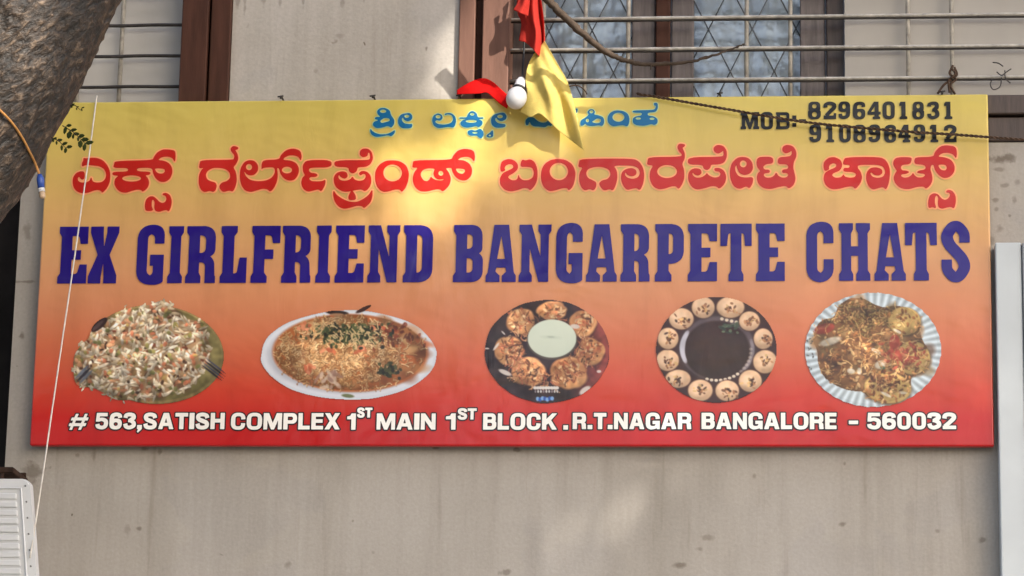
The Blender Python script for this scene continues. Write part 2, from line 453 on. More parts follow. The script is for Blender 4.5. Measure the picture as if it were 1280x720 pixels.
SIGN_R, SIGN_S = .40, .5
MAT['banner'] = banner_mat()
def print_mat(name, col):
    m, nt, b = mat_base(name, .30, .38)
    v = coords(nt)
    c0 = np.clip(lin(col)/PK, 0, .9)
    r = ramp(nt, noise(nt, v, 3, 4), [(.3, tuple(c0*.92)), (.7, tuple(np.minimum(c0*1.06, .92)))])
    nt.links.new(r.outputs[0], b.inputs['Base Color']); banner_bump(nt, b)
    return m
# flex sheet: front with rounded wrap-over edges
bm = bmesh.new(); box_bm(bm, -SW/2, SW/2, 0.0, .030, SZ-SH/2, SZ+SH/2, .006, 3)
bs = link('banner_sheet', bm_mesh('banner_sheet', bm), MAT['banner'], sign)
fr = bmesh.new()
for (a, b, c, d) in ((-SW/2+.012, SW/2-.012, SZ-SH/2+.006, SZ-SH/2+.031), (-SW/2+.012, SW/2-.012, SZ+SH/2-.031, SZ+SH/2-.006)):
    box_bm(fr, a, b, .0305, WY-.001, c, d)
for x in (-SW/2+.012, -.56, .56, SW/2-.037):
    box_bm(fr, x, x+.025, .0305, WY-.001, SZ-SH/2+.032, SZ+SH/2-.032)
link('steel_frame', bm_mesh('steel_frame', fr), MAT['rust'], sign)

# ------------------------------------------------------------------ lettering: outlines -> distance field -> flat print
RES = .00105
def s2(px, py):
    q = at(px, py, 0.0); return np.stack([q[..., 0], q[..., 2]], -1)
def chaikin(P, n=2):
    P = np.asarray(P, float)
    for _ in range(n):
        Q = np.roll(P, -1, 0); P = np.stack([.78*P+.22*Q, .22*P+.78*Q], 1).reshape(-1, 2)
    return P
def shape_sdf(loops, gx, gz):
    px, pz = np.meshgrid(gx, gz)
    d2 = np.full(px.shape, 1e9); ins = np.zeros(px.shape, bool)
    for L in loops:
        A = L; B = np.roll(L, -1, 0)
        for (ax, az), (bx, bz) in zip(A, B):
            ex, ez = bx-ax, bz-az; l2 = ex*ex+ez*ez
            if l2 < 1e-14: continue
            t = np.clip(((px-ax)*ex+(pz-az)*ez)/l2, 0, 1)
            d2 = np.minimum(d2, (px-ax-t*ex)**2+(pz-az-t*ez)**2)
            c = (az > pz) != (bz > pz)
            if ez != 0: ins ^= c & (px < ex*(pz-az)/ez+ax)
    d = np.sqrt(d2); return np.where(ins, -d, d)
def field(glyphs, pad=.010):
    allp = np.concatenate([l for g in glyphs for l in g])
    x0, z0 = allp.min(0)-pad; x1, z1 = allp.max(0)+pad
    gx = np.arange(x0, x1+RES, RES); gz = np.arange(z0, z1+RES, RES)
    F = np.full((len(gz), len(gx)), .05)
    for g in glyphs:
        p = np.concatenate(g); a = p.min(0)-pad; b = p.max(0)+pad
        i0, i1 = np.searchsorted(gx, [a[0], b[0]]); j0, j1 = np.searchsorted(gz, [a[1], b[1]])
        s = shape_sdf(g, gx[i0:i1], gz[j0:j1])
        F[j0:j1, i0:i1] = np.minimum(F[j0:j1, i0:i1], s)
    return F, gx, gz
def contour_mesh(name, F, gx, gz, level, y):
    G = F-level; I = G < 0
    q = I[:-1, :-1].astype(int)+I[:-1, 1:]+I[1:, 1:]+I[1:, :-1]
    V, Fc = [], []
    def add(poly):
        o = len(V); V.extend(poly); Fc.append(tuple(range(o, o+len(poly))))
    for j in range(q.shape[0]):
        full = np.concatenate([[0], (q[j] == 4).astype(int), [0]]); df = np.diff(full)
        for a, b in zip(np.where(df == 1)[0], np.where(df == -1)[0]):
            add([(gx[a], y, gz[j]), (gx[b], y, gz[j]), (gx[b], y, gz[j+1]), (gx[a], y, gz[j+1])])
    for j, i in zip(*np.where((q > 0) & (q < 4))):
        cs = ((j, i), (j, i+1), (j+1, i+1), (j+1, i)); poly = []
        for k in range(4):
            a, b = cs[k], cs[(k+1) % 4]; ga, gb = G[a], G[b]
            if ga < 0: poly.append((gx[a[1]], y, gz[a[0]]))
            if (ga < 0) != (gb < 0):
                t = ga/(ga-gb); poly.append((gx[a[1]]+t*(gx[b[1]]-gx[a[1]]), y, gz[a[0]]+t*(gz[b[0]]-gz[a[0]])))
        if len(poly) > 2: add(poly)
    return mesh_np(name, V, Fc)
def lettering(name, glyphs, col, halo=None, halow=.004, grow=0.0, label=None):
    F, gx, gz = field(glyphs)
    o = link(name, contour_mesh(name, F, gx, gz, grow, -.0032), print_mat(name+'_ink', col), sign)
    if label: o['label'] = label
    if halo is not None:
        link(name+'_outline', contour_mesh(name+'_outline', F, gx, gz, grow+halow, -.0018), print_mat(name+'_outline_ink', halo), o)
    return o
def ell(cx, cy, rx, ry, n=22):
    return [(cx+rx*math.cos(2*math.pi*k/n), cy+ry*math.sin(2*math.pi*k/n)) for k in range(n)]
def trace(off, scale, loops):
    o = []
    for L in loops:
        a = np.array(L, float); a = chaikin(a, 2)
        o.append(s2(off[0]+a[:, 0]/scale, off[1]+a[:, 1]/scale))
    return o
def pl(s):
    v = [float(t) for t in s.split()]; return list(zip(v[0::2], v[1::2]))
R_ = []
o3 = ((80, 175), 7.2); o4 = ((235, 175), 6.737); o5 = ((400, 175), 6.4); o6 = ((610, 165), 6.4); o7 = ((800, 165), 6.095); o8 = ((1010, 165), 6.4)
def K_(o, *loops): R_.append(trace(o[0], o[1], [pl(l) if isinstance(l, str) else l for l in loops]))
K_(o3, '178 165 200 170 240 163 300 165 350 185 395 235 418 300 415 370 392 430 347 478 335 458 305 449 270 455 230 472 175 482 125 468 92 435 80 385 86 335 112 300 150 285 182 288 188 320 183 352 162 358 150 345 140 330 124 340 125 370 155 388 200 385 235 370 246 338 252 360 262 380 300 388 345 382 375 355 385 310 368 265 325 237 270 230 225 225 190 228 165 240 165 210 178 190')
K_(o3, '462 192 800 185 810 160 840 115 890 88 950 90 1000 98 1005 150 998 200 985 170 955 152 910 150 870 160 845 185 900 190 945 210 972 250 975 300 955 350 915 378 870 378 830 350 805 305 797 250 660 252 655 285 780 290 775 312 730 320 755 345 768 385 755 430 712 468 695 450 655 447 610 460 560 477 515 470 475 440 455 395 462 350 500 322 440 318 440 290 580 288 580 252 445 252 455 220', ell(610, 348, 88, 30), '815 255 905 258 915 285 890 308 850 305 825 285')
K_(o3, '735 635 730 590 740 540 770 512 805 510 835 535 860 562 890 572 915 560 928 530 915 500 890 495 895 482 925 480 955 500 970 545 965 600 945 645 925 630 895 635 860 648 825 640 815 610 820 560 805 535 790 545 788 600 805 635 770 640')
K_(o4, '110 172 380 170 390 160 395 130 365 95 362 70 385 52 425 65 420 80 395 85 415 115 425 160 405 205 380 232 405 275 412 340 400 395 378 437 350 425 300 440 275 420 265 390 285 362 330 350 360 320 355 275 320 245 270 235 210 235 165 260 148 295 160 335 195 352 230 360 243 385 235 420 215 440 185 428 140 440 110 420 92 370 95 300 115 255 140 235 95 240 100 205')
K_(o4, '515 172 560 178 590 215 590 260 560 295 520 300 490 285 472 255 480 300 520 340 590 352 660 345 710 320 735 280 735 245 715 228 630 235 622 250 622 210 635 172 770 168 785 130 825 90 880 73 945 90 958 140 950 175 935 145 900 130 850 130 810 150 800 172 860 175 910 195 935 240 930 290 900 335 855 345 810 325 780 285 770 240 748 235 757 290 750 350 725 405 695 437 670 415 630 410 580 425 530 440 480 425 450 380 437 310 445 240 475 190', ell(515, 230, 28, 28), ell(835, 255, 45, 30))
K_(o4, '1000 172 1208 172 1208 232 1030 232 1015 255 1030 280 1080 285 1092 300 1075 312 1030 312 1018 330 1040 350 1090 352 1135 350 1158 335 1155 380 1125 435 1100 415 1060 425 1010 438 970 410 955 365 965 320 990 300 970 265 968 215')
K_(o5, '118 165 385 165 405 150 400 105 385 100 380 130 345 140 320 120 322 90 345 72 385 72 415 100 425 150 405 195 370 215 300 218 295 250 265 270 235 255 230 218 118 215')
K_(o5, '180 252 215 262 222 295 200 312 170 300 150 275 145 305 165 325 205 330 245 318 262 295 272 318 310 332 350 325 370 300 365 275 345 270 325 285 312 268 335 250 375 255 405 285 412 335 395 385 360 412 335 395 290 400 240 412 190 415 140 390 115 350 112 300 135 265')
K_(o5, '255 400 285 445 288 480 230 482 230 450')
K_(o5, '110 405 130 440 180 475 240 498 300 498 350 475 395 440 420 395 420 450 405 500 355 548 340 530 300 525 250 540 195 552 150 535 118 490 107 440')
K_(o5, '580 165 640 172 690 205 712 265 705 330 685 385 655 418 640 395 600 395 550 412 500 415 460 380 442 320 445 250 475 200 525 170', ell(582, 265, 77, 70))
K_(o5, '752 165 1055 163 1065 130 1105 85 1160 72 1228 85 1240 130 1235 175 1215 145 1180 132 1130 138 1095 163 1150 165 1195 190 1218 235 1210 290 1170 325 1120 320 1080 290 1060 250 1055 220 1000 225 1030 260 1048 310 1035 365 985 415 960 392 920 395 860 412 800 410 760 375 742 320 755 260 790 220 740 222 745 190', '800 280 820 240 865 225 925 228 908 265 920 300 950 318 1000 310 980 328 930 325 900 310 888 295 880 318 855 335 825 325', ell(968, 268, 22, 22), '1080 225 1160 230 1165 255 1140 278 1100 265')
K_(o6, '105 260 115 235 160 218 205 225 240 260 238 300 205 330 165 350 160 370 190 390 225 390 242 370 245 345 252 370 280 390 325 390 365 365 370 320 355 285 310 278 265 280 262 255 275 222 300 232 340 220 375 245 395 300 395 370 380 420 340 470 325 452 285 448 240 465 180 478 130 460 98 420 98 370 120 330 165 310 205 290 205 268 180 255 145 265 130 290 140 310 105 320 100 290')
K_(o6, '562 218 620 225 675 262 700 320 695 380 680 435 648 470 635 448 590 450 540 468 490 475 445 440 425 380 428 310 455 255 505 225', ell(568, 318, 76, 72))
K_(o6, '738 218 1160 215 1210 240 1240 290 1250 350 1240 420 1215 468 1190 448 1150 455 1115 465 1085 435 1065 380 1070 330 1100 300 1150 290 1185 305 1188 340 1155 358 1115 345 1100 320 1092 345 1115 370 1160 380 1205 365 1220 325 1200 285 1150 268 1000 268 1030 310 1035 370 1020 430 1000 470 975 455 930 470 900 440 890 410 915 390 960 380 985 345 970 300 920 280 860 278 800 295 782 330 795 370 840 390 865 405 865 440 845 470 815 455 775 470 745 440 730 390 735 330 760 285 725 280 730 250')
K_(o7, '65 195 315 192 322 170 300 150 285 115 300 90 345 98 335 115 320 120 340 160 340 205 318 245 335 290 338 350 320 400 295 437 275 412 235 415 190 432 145 438 100 415 75 360 78 300 105 255 55 250 60 225', ell(207, 303, 78, 52))
K_(o7, '370 195 620 192 640 180 635 140 625 150 595 168 565 150 562 120 590 100 635 108 660 145 660 195 640 235 600 248 540 248 535 275 512 292 485 280 480 250 365 248')
K_(o7, '420 278 460 285 470 315 445 335 415 325 400 305 398 330 425 352 470 350 500 330 510 315 525 335 565 352 605 345 618 320 600 300 575 300 565 280 600 275 640 295 658 345 645 395 605 435 585 415 545 412 490 430 430 440 390 415 368 365 370 315 390 290')
K_(o7, '780 192 825 200 855 235 860 285 835 320 795 330 760 315 742 280 738 248 722 270 728 310 750 340 800 352 862 345 858 390 835 432 810 412 760 437 715 415 690 360 685 300 700 240 740 200', ell(787, 245, 28, 28))
K_(o7, '895 205 920 192 1010 192 1015 240 960 245 935 265 945 290 985 290 990 310 945 315 940 335 960 352 1000 350 1025 335 1038 310 1050 335 1080 352 1115 350 1135 330 1120 312 1085 312 1085 290 1125 285 1135 265 1115 245 1050 245 1055 195 1140 190 1160 170 1155 140 1140 155 1110 165 1085 145 1088 115 1120 100 1165 110 1190 150 1190 190 1170 230 1165 275 1175 310 1185 360 1170 405 1135 432 1110 410 1060 418 1000 435 945 430 905 400 890 355 900 315 920 300 895 270 888 235')
K_(o8, '130 240 165 210 210 202 260 225 275 270 255 310 200 330 190 350 215 370 260 368 280 350 285 345 295 360 330 370 375 365 390 340 365 320 285 318 285 290 335 290 335 262 280 262 285 235 300 205 570 203 620 225 650 280 655 340 645 410 625 462 600 440 560 450 520 463 485 435 465 380 470 325 500 290 550 285 590 300 595 330 570 350 530 345 505 320 495 335 515 362 560 372 605 360 622 320 605 280 560 262 400 262 395 290 420 320 432 365 420 410 380 458 360 435 310 438 250 455 190 460 145 430 125 380 135 330 170 308 225 285 230 260 205 248 175 260 165 285 170 300 135 315 125 280')
K_(o8, '690 225 715 205 825 205 828 225 815 258 755 262 738 285 750 310 785 312 810 322 785 335 745 340 742 358 770 370 805 365 830 348 840 330 850 350 875 368 915 368 940 350 930 335 900 332 870 325 890 312 935 305 945 285 930 262 860 258 850 235 860 205 1005 203 1015 165 1055 120 1105 108 1180 120 1190 165 1185 215 1165 180 1120 165 1070 170 1035 200 1090 205 1145 225 1172 270 1170 320 1135 362 1085 370 1045 345 1015 300 1005 262 985 265 975 300 990 340 995 390 975 430 945 455 925 435 870 440 800 460 740 450 700 415 685 370 700 330 715 312 690 280 682 250', '1040 262 1100 260 1115 290 1100 312 1065 308 1045 285')
K_(o8, '965 610 962 560 975 510 1005 492 1040 500 1065 535 1095 548 1125 535 1140 505 1130 485 1105 485 1115 465 1150 470 1178 505 1182 560 1168 615 1145 598 1105 605 1075 615 1045 605 1040 570 1045 530 1030 505 1015 520 1012 570 1025 612 995 600')
lettering('red_lettering', R_, (182, 30, 22), (240, 160, 112), .0056, grow=.0009, label='large red Kannada lettering with a pale pink outline')

R_ = []
oA = ((440, 110), 6.4); oB = ((630, 110), 6.4)
K_(oA, '200 185 225 162 265 160 305 180 310 215 340 255 340 290 315 322 290 305 240 320 195 325 165 300 175 270 215 260 180 250 190 232 230 235 205 212', ell(250, 188, 25, 13), '225 265 260 240 300 245 305 265 270 275 235 282')
K_(oA, '150 325 165 350 215 372 270 372 310 360 345 335 345 360 318 390 290 380 240 390 190 395 155 375 145 345')
K_(oA, '420 205 465 200 485 225 480 255 450 270 420 260 405 235 398 260 420 285 455 290 485 288 480 318 460 325 400 325 370 295 368 250 390 215', ell(440, 228, 20, 12))
K_(oA, '685 203 720 215 728 245 705 265 675 258 665 275 690 290 740 295 790 285 812 255 800 220 770 212 740 220 745 205 790 200 825 225 835 265 825 305 810 320 780 312 740 318 690 325 655 305 640 265 648 225', ell(690, 232, 20, 14))
K_(oA, '860 236 920 238 925 215 945 190 970 185 1000 205 1005 238 1052 236 1052 248 1010 250 1045 265 1045 295 1015 318 990 305 960 315 910 320 875 305 865 280 885 258 918 248 860 248', ell(955, 268, 45, 12), ell(962, 212, 18, 10))
K_(oA, '925 345 960 335 985 345 1025 325 1050 345 1055 375 1040 405 1015 400 1000 380 960 385 930 375', ell(985, 360, 22, 7))
K_(oA, '1080 375 1105 360 1125 335 1132 360 1130 395 1095 400 1075 390', ell(1104, 382, 9, 7))
K_(oA, '1165 205 1215 195 1240 225 1232 255 1195 270 1165 258 1152 235 1145 262 1170 285 1232 290 1225 318 1150 322 1115 295 1112 245 1135 215', ell(1185, 230, 22, 14))
K_(oB, '175 300 170 262 195 235 235 235 265 262 300 280 345 275 365 240 345 205 240 205 240 185 370 185 395 215 400 260 380 310 355 300 330 318 280 312 240 310 215 295 205 270 195 300')
K_(oB, '440 185 560 183 575 165 592 170 585 200 560 215 585 245 588 280 565 312 535 300 490 312 450 300 435 265 445 230 470 205 440 205', ell(512, 252, 42, 28))
K_(oB, '610 290 615 260 650 240 680 215 665 195 685 172 715 172 730 195 720 215 760 220 795 235 805 270 790 308 760 300 700 308 660 300 650 285 640 300 615 305', ell(700, 192, 15, 12), '720 262 745 245 775 250 775 275 745 285 700 275', ell(668, 262, 13, 14))
K_(oB, '912 180 960 186 995 212 1006 250 1000 290 985 312 960 300 920 302 880 310 850 300 828 270 830 230 850 200 880 184', ell(916, 236, 48, 36))
K_(oB, '1030 180 1195 178 1212 165 1215 145 1200 140 1200 120 1230 120 1232 165 1215 195 1150 200 1150 222 1200 228 1230 250 1228 285 1205 300 1180 290 1130 305 1060 302 1030 280 1030 245 1055 228 1100 222 1105 200 1030 200', ell(1075, 246, 22, 9), ell(1185, 248, 20, 9))
lettering('blue_lettering', R_, (10, 98, 148), (176, 205, 150), .0034, label='small bright blue Kannada lettering along the top of the sign')

# ---- slab serif Latin
def fillet(P, n=6):
    o = []; N = len(P)
    for i in range(N):
        p = np.array(P[i][:2], float)
        if len(P[i]) < 3: o.append(p); continue
        r = P[i][2]; a = np.array(P[i-1][:2], float)-p; b = np.array(P[(i+1) % N][:2], float)-p
        la, lb = np.hypot(*a), np.hypot(*b); t = min(r, la*.98, lb*.98)
        A = p+a/la*t; B = p+b/lb*t
        for k in range(n+1):
            s = k/n; o.append((1-s)**2*A*1+2*s*(1-s)*(p*.86+(A+B)*.07)+s*s*B)
    return np.array(o)
def stroke(pts, hw, n=6):
    P = np.array(catmull(pts, n)); T = np.gradient(P, axis=0); T /= np.hypot(T[:, 0], T[:, 1])[:, None]
    N = np.stack([-T[:, 1], T[:, 0]], 1)
    h = np.interp(np.linspace(0, 1, len(P)), np.linspace(0, 1, len(hw)), hw)[:, None] if hasattr(hw, '__len__') else hw
    return np.concatenate([P+N*h, (P-N*h)[::-1]])
LS = [(0, 72), (0, 64), (3, 59), (3, 13), (0, 8)]
def slab(ch, w, t=13.5):
    c = w/2; s = 3+t; e = s+3.5
    P = {
     'E': [[(0, 0), (w, 0), (w, 22), (w-9, 22), (w-11, 12, 3), (s, 12), (s, 30), (w-8, 30), (w-8, 42), (s, 42), (s, 60), (w-12, 60, 3), (w-9, 48), (w, 48), (w, 72)]+LS],
     'F': [[(0, 0), (w, 0), (w, 22), (w-9, 22), (w-11, 12, 3), (s, 12), (s, 30), (w-8, 30), (w-8, 42), (s, 42), (s, 59), (e, 64), (e, 72)]+LS],
     'L': [[(0, 0), (e, 0), (e, 8), (s, 13), (s, 60), (w-12, 60, 3), (w-9, 40), (w, 40), (w, 72)]+LS],
     'I': [[(0, 0), (w, 0), (w, 8), (w-3, 13), (w-3, 59), (w, 64), (w, 72)]+LS],
     'T': [[(0, 0), (w, 0), (w, 28), (w-8, 28), (w-9.5, 12, 3), (c+6.5, 12), (c+6.5, 59), (c+9, 64), (c+9, 72), (c-9, 72), (c-9, 64), (c-6.5, 59), (c-6.5, 12), (9.5, 12, 3), (8, 28), (0, 28)]],
     'H': [[(0, 0), (17, 0), (17, 8), (14.5, 13), (14.5, 29), (w-14.5, 29), (w-14.5, 13), (w-17, 8), (w-17, 0), (w, 0), (w, 8), (w-3, 13), (w-3, 59), (w, 64), (w, 72), (w-17, 72), (w-17, 64), (w-14.5, 59), (w-14.5, 41), (14.5, 41), (14.5, 59), (17, 64), (17, 72)]+LS],
     'N': [[(0, 0), (15, 0), (w-13, 40), (w-13, 13), (w-16, 8), (w-16, 0), (w, 0), (w, 8), (w-3, 13), (w-3, 72), (w-15, 72), (13, 30), (13, 59), (16, 64), (16, 72)]+LS],
     'A': [[(c-9, 0), (c+9, 0), (w-2.5, 60), (w, 64), (w, 72), (w-17, 72), (w-17, 64), (c+6.5, 59), (c+5.5, 54), (c-5.5, 54), (c-6.5, 59), (17, 64), (17, 72), (0, 72), (0, 64), (2.5, 60)], [(c, 14), (c+4.8, 43), (c-4.8, 43)]],
     'X': [[(1, 0), (17, 0), (17, 8), (c, 26), (w-15, 8), (w-15, 0), (w, 0), (w, 8), (c+7.5, 36), (w-1, 62), (w-1, 72), (w-17, 72), (w-17, 64), (c, 46), (16, 64), (16, 72), (0, 72), (0, 63), (c-7.5, 36), (1, 8)]],
     'D': [[(0, 0), (w, 0, 16), (w, 72, 16)]+LS, [(s, 12), (w-13, 12, 7), (w-13, 60, 7), (s, 60)]],
     'P': [[(0, 0), (w, 0, 15), (w, 50, 15), (s, 50), (s, 59), (e, 64), (e, 72)]+LS, [(s, 12), (w-13, 12, 6), (w-13, 38, 6), (s, 38)]],
     'R': [[(0, 0), (w-1, 0, 14), (w-1, 36, 9), (w-7, 38.5), (w-2, 42, 6), (w-1, 62), (w, 64), (w, 72), (w-13, 72), (w-13, 46, 5), (s, 46), (s, 59), (s+2.5, 64), (s+2.5, 72)]+LS, [(s, 12), (w-13, 12, 6), (w-13, 34, 6), (s, 34)]],
     'B': [[(0, 0), (w-1, 0, 13), (w-1, 34, 9), (w-5, 36), (w, 39, 8), (w, 72, 13)]+LS, [(s, 12), (w-13, 12, 5), (w-13, 30, 5), (s, 30)], [(s, 42), (w-12.5, 42, 5), (w-12.5, 60, 5), (s, 60)]],
     'C': [[(0, -2, 17), (w, -2, 13), (w, 25), (w-12, 25), (w-12, 10, 6), (13, 10, 6), (13, 62, 6), (w-12, 62, 6), (w-12, 45), (w, 45), (w, 74, 17), (0, 74, 17)]],
     'G': [[(0, -2, 17), (w, -2, 13), (w, 22), (w-12, 22), (w-12, 10, 6), (13, 10, 6), (13, 62, 6), (w-13, 62, 5), (w-13, 50), (w-17, 50), (w-17, 36), (w, 36), (w, 70), (w-5, 74, 5), (0, 74, 17)]],
     'O': [[(0, -1, 18), (w, -1, 18), (w, 73, 18), (0, 73, 18)], [(15, 11, 7), (w-15, 11, 7), (w-15, 61, 7), (15, 61, 7)]],
     '0': [[(0, -1, 20), (w, -1, 20), (w, 73, 20), (0, 73, 20)], [(15, 12, 8), (w-15, 12, 8), (w-15, 60, 8), (15, 60, 8)]],
     'M': [[(0, 0), (24, 0), (c, 46), (w-24, 0), (w, 0), (w, 10), (w-5, 13), (w-5, 59), (w, 62), (w, 72), (w-24, 72), (w-24, 62), (w-20, 59), (w-20, 30), (c+4, 72), (c-4, 72), (18, 30), (18, 59), (22, 62), (22, 72), (0, 72), (0, 62), (5, 59), (5, 13), (0, 10)]],
     '1': [[(c-11, 0), (c+8, 0), (c+8, 60), (c+15, 63), (c+15, 72), (c-15, 72), (c-15, 63), (c-8, 60), (c-8, 16), (c-16, 18), (c-16, 8)]],
     '4': [[(w-26, 0), (w-8, 0), (w-8, 42), (w, 42), (w, 54), (w-8, 54), (w-8, 61), (w-2, 64), (w-2, 72), (w-31, 72), (w-31, 64), (w-24, 61), (w-24, 54), (0, 54), (0, 43)], [(w-23, 18), (w-23, 42), (14, 42)]],
     ':': [[(c-8, 14), (c+8, 14), (c+8, 30), (c-8, 30)], [(c-8, 46), (c+8, 46), (c+8, 62), (c-8, 62)]],
     '-': [[(0, 30), (w, 30), (w, 42), (0, 42)]],
    }
    if ch in P:
        L = [fillet(q) for q in P[ch]]
        return [[l] for l in L] if ch == ':' else [L]
    if ch == 'S':
        return [[stroke([(w-6, 25), (w-6.5, 14), (w-12, 6), (c, 4.2), (12, 7), (6.8, 17), (9.5, 27), (c, 36), (w-9, 46), (w-6.8, 56), (w-12, 65.5), (c, 68), (12, 66), (6.5, 58), (6, 46)], [6.2, 6.4, 6.6, 7.2, 7, 7, 6.6, 6.4, 6.2])]]
    d = 7.4
    if ch == '8':
        return [[fillet([(2, 0, 16), (w-2, 0, 16), (w-2, 34, 12), (w-5, 36), (w, 38, 12), (w, 73, 18), (0, 73, 18), (0, 38, 12), (5, 36), (2, 34, 12)]), np.array(ell(c, 19, c-16, 9)), np.array(ell(c, 53, c-15, 11))]]
    if ch == '2':
        return [[stroke([(8, 24), (9, 12), (c, 6), (w-9, 13), (w-9, 25), (c+2, 40), (11, 58)], [8, 7, 6.5, 8, 8, 7.5, 7.5])], [fillet([(1, 58), (w-11, 58), (w-9, 48), (w, 48), (w, 72), (1, 72)])]]
    if ch == '3':
        return [[stroke([(7, 20), (9, 11), (c, 6), (w-10, 10), (w-9, 24), (c+2, 33)], [8, 7, 6.5, 8, 8, 6.5])], [stroke([(c-4, 35), (c+6, 36), (w-8, 44), (w-8, 58), (c, 66.5), (9, 61), (7, 50)], [6, 6.5, 8, 8, 6.5, 7, 8])]]
    if ch in '69':
        A = [[fillet([(0, 30, 12), (w, 30, 14), (w, 73, 18), (0, 73, 18)]), np.array(ell(c+1, 52, c-16, 11))], [stroke([(7.6, 52), (7.6, 30), (11, 13), (c, 6.5), (w-9, 10), (w-7, 22)], [7.6, 7.8, 7.6, 6.4, 7, 7.4])]]
        if ch == '9': A = [[np.stack([w-l[:, 0], 72-l[:, 1]], 1) for l in g] for g in A]
        return A
    return []
def put_slab(ch, x0, x1, y0, y1):
    ym = (y0+y1)/2; xm = (x0+x1)/2
    a = s2(np.array([x0, x1, xm, xm]), np.array([ym, ym, y0, y1]))
    h = a[2, 1]-a[3, 1]; w_ = (a[1, 0]-a[0, 0])/h*72
    return [[np.stack([a[0, 0]+l[:, 0]/72*h, a[2, 1]-l[:, 1]/72*h], 1) for l in map(np.asarray, g)] for g in slab(ch, w_)]
G_ = []
for ch, x0, x1 in (('E', 73.5, 109.5), ('X', 111.5, 148), ('G', 171.5, 205.2), ('I', 210.5, 229), ('R', 233, 270.3), ('L', 276, 309), ('F', 314.5, 350),
                   ('R', 352.7, 389.2), ('I', 395.4, 413.8), ('E', 419.4, 455.4), ('N', 460.2, 499.8), ('D', 504.5, 541.2),
                   ('B', 567, 604), ('A', 607.8, 645.4), ('N', 649, 689), ('G', 695.2, 728.4), ('A', 733, 771.4), ('R', 776, 812.3), ('P', 819, 854.8), ('E', 860, 896.4), ('T', 900.6, 939.7), ('E', 945, 981),
                   ('C', 1008, 1042), ('H', 1048.8, 1087.8), ('A', 1092.8, 1132), ('T', 1131.5, 1171.3), ('S', 1177, 1212.2)):
    xm = (x0+x1)/2; k = (xm-90)/1020
    G_ += put_slab(ch, x0, x1, 283.6-4.6*k, 354.6-3.6*k)
lettering('shop_name_lettering', G_, (30, 8, 112), None, label='large dark blue slab serif shop name across the sign')
G_ = []
def Q_(s, y0, y1, L):
    for ch, a, b in zip(s, L[0::2], L[1::2]):
        G_.extend(put_slab(ch, 915+a/4.414, 915+b/4.414, 115+y0/4.414, 115+y1/4.414))
Q_('MOB:-', 113, 206, [48, 150, 160, 226, 243, 318, 332, 356, 370, 408])
Q_('8296401831', 55, 150, [420, 490, 505, 575, 588, 652, 668, 735, 748, 820, 832, 898, 926, 966, 995, 1060, 1078, 1142, 1174, 1214])
Q_('9108964912', 182, 278, [428, 492, 522, 562, 592, 655, 670, 738, 755, 818, 840, 905, 918, 985, 1003, 1066, 1096, 1136, 1170, 1238])
lettering('phone_number_lettering', G_, (14, 9, 7), None, grow=.0003, label='black phone numbers in the upper corner of the sign')
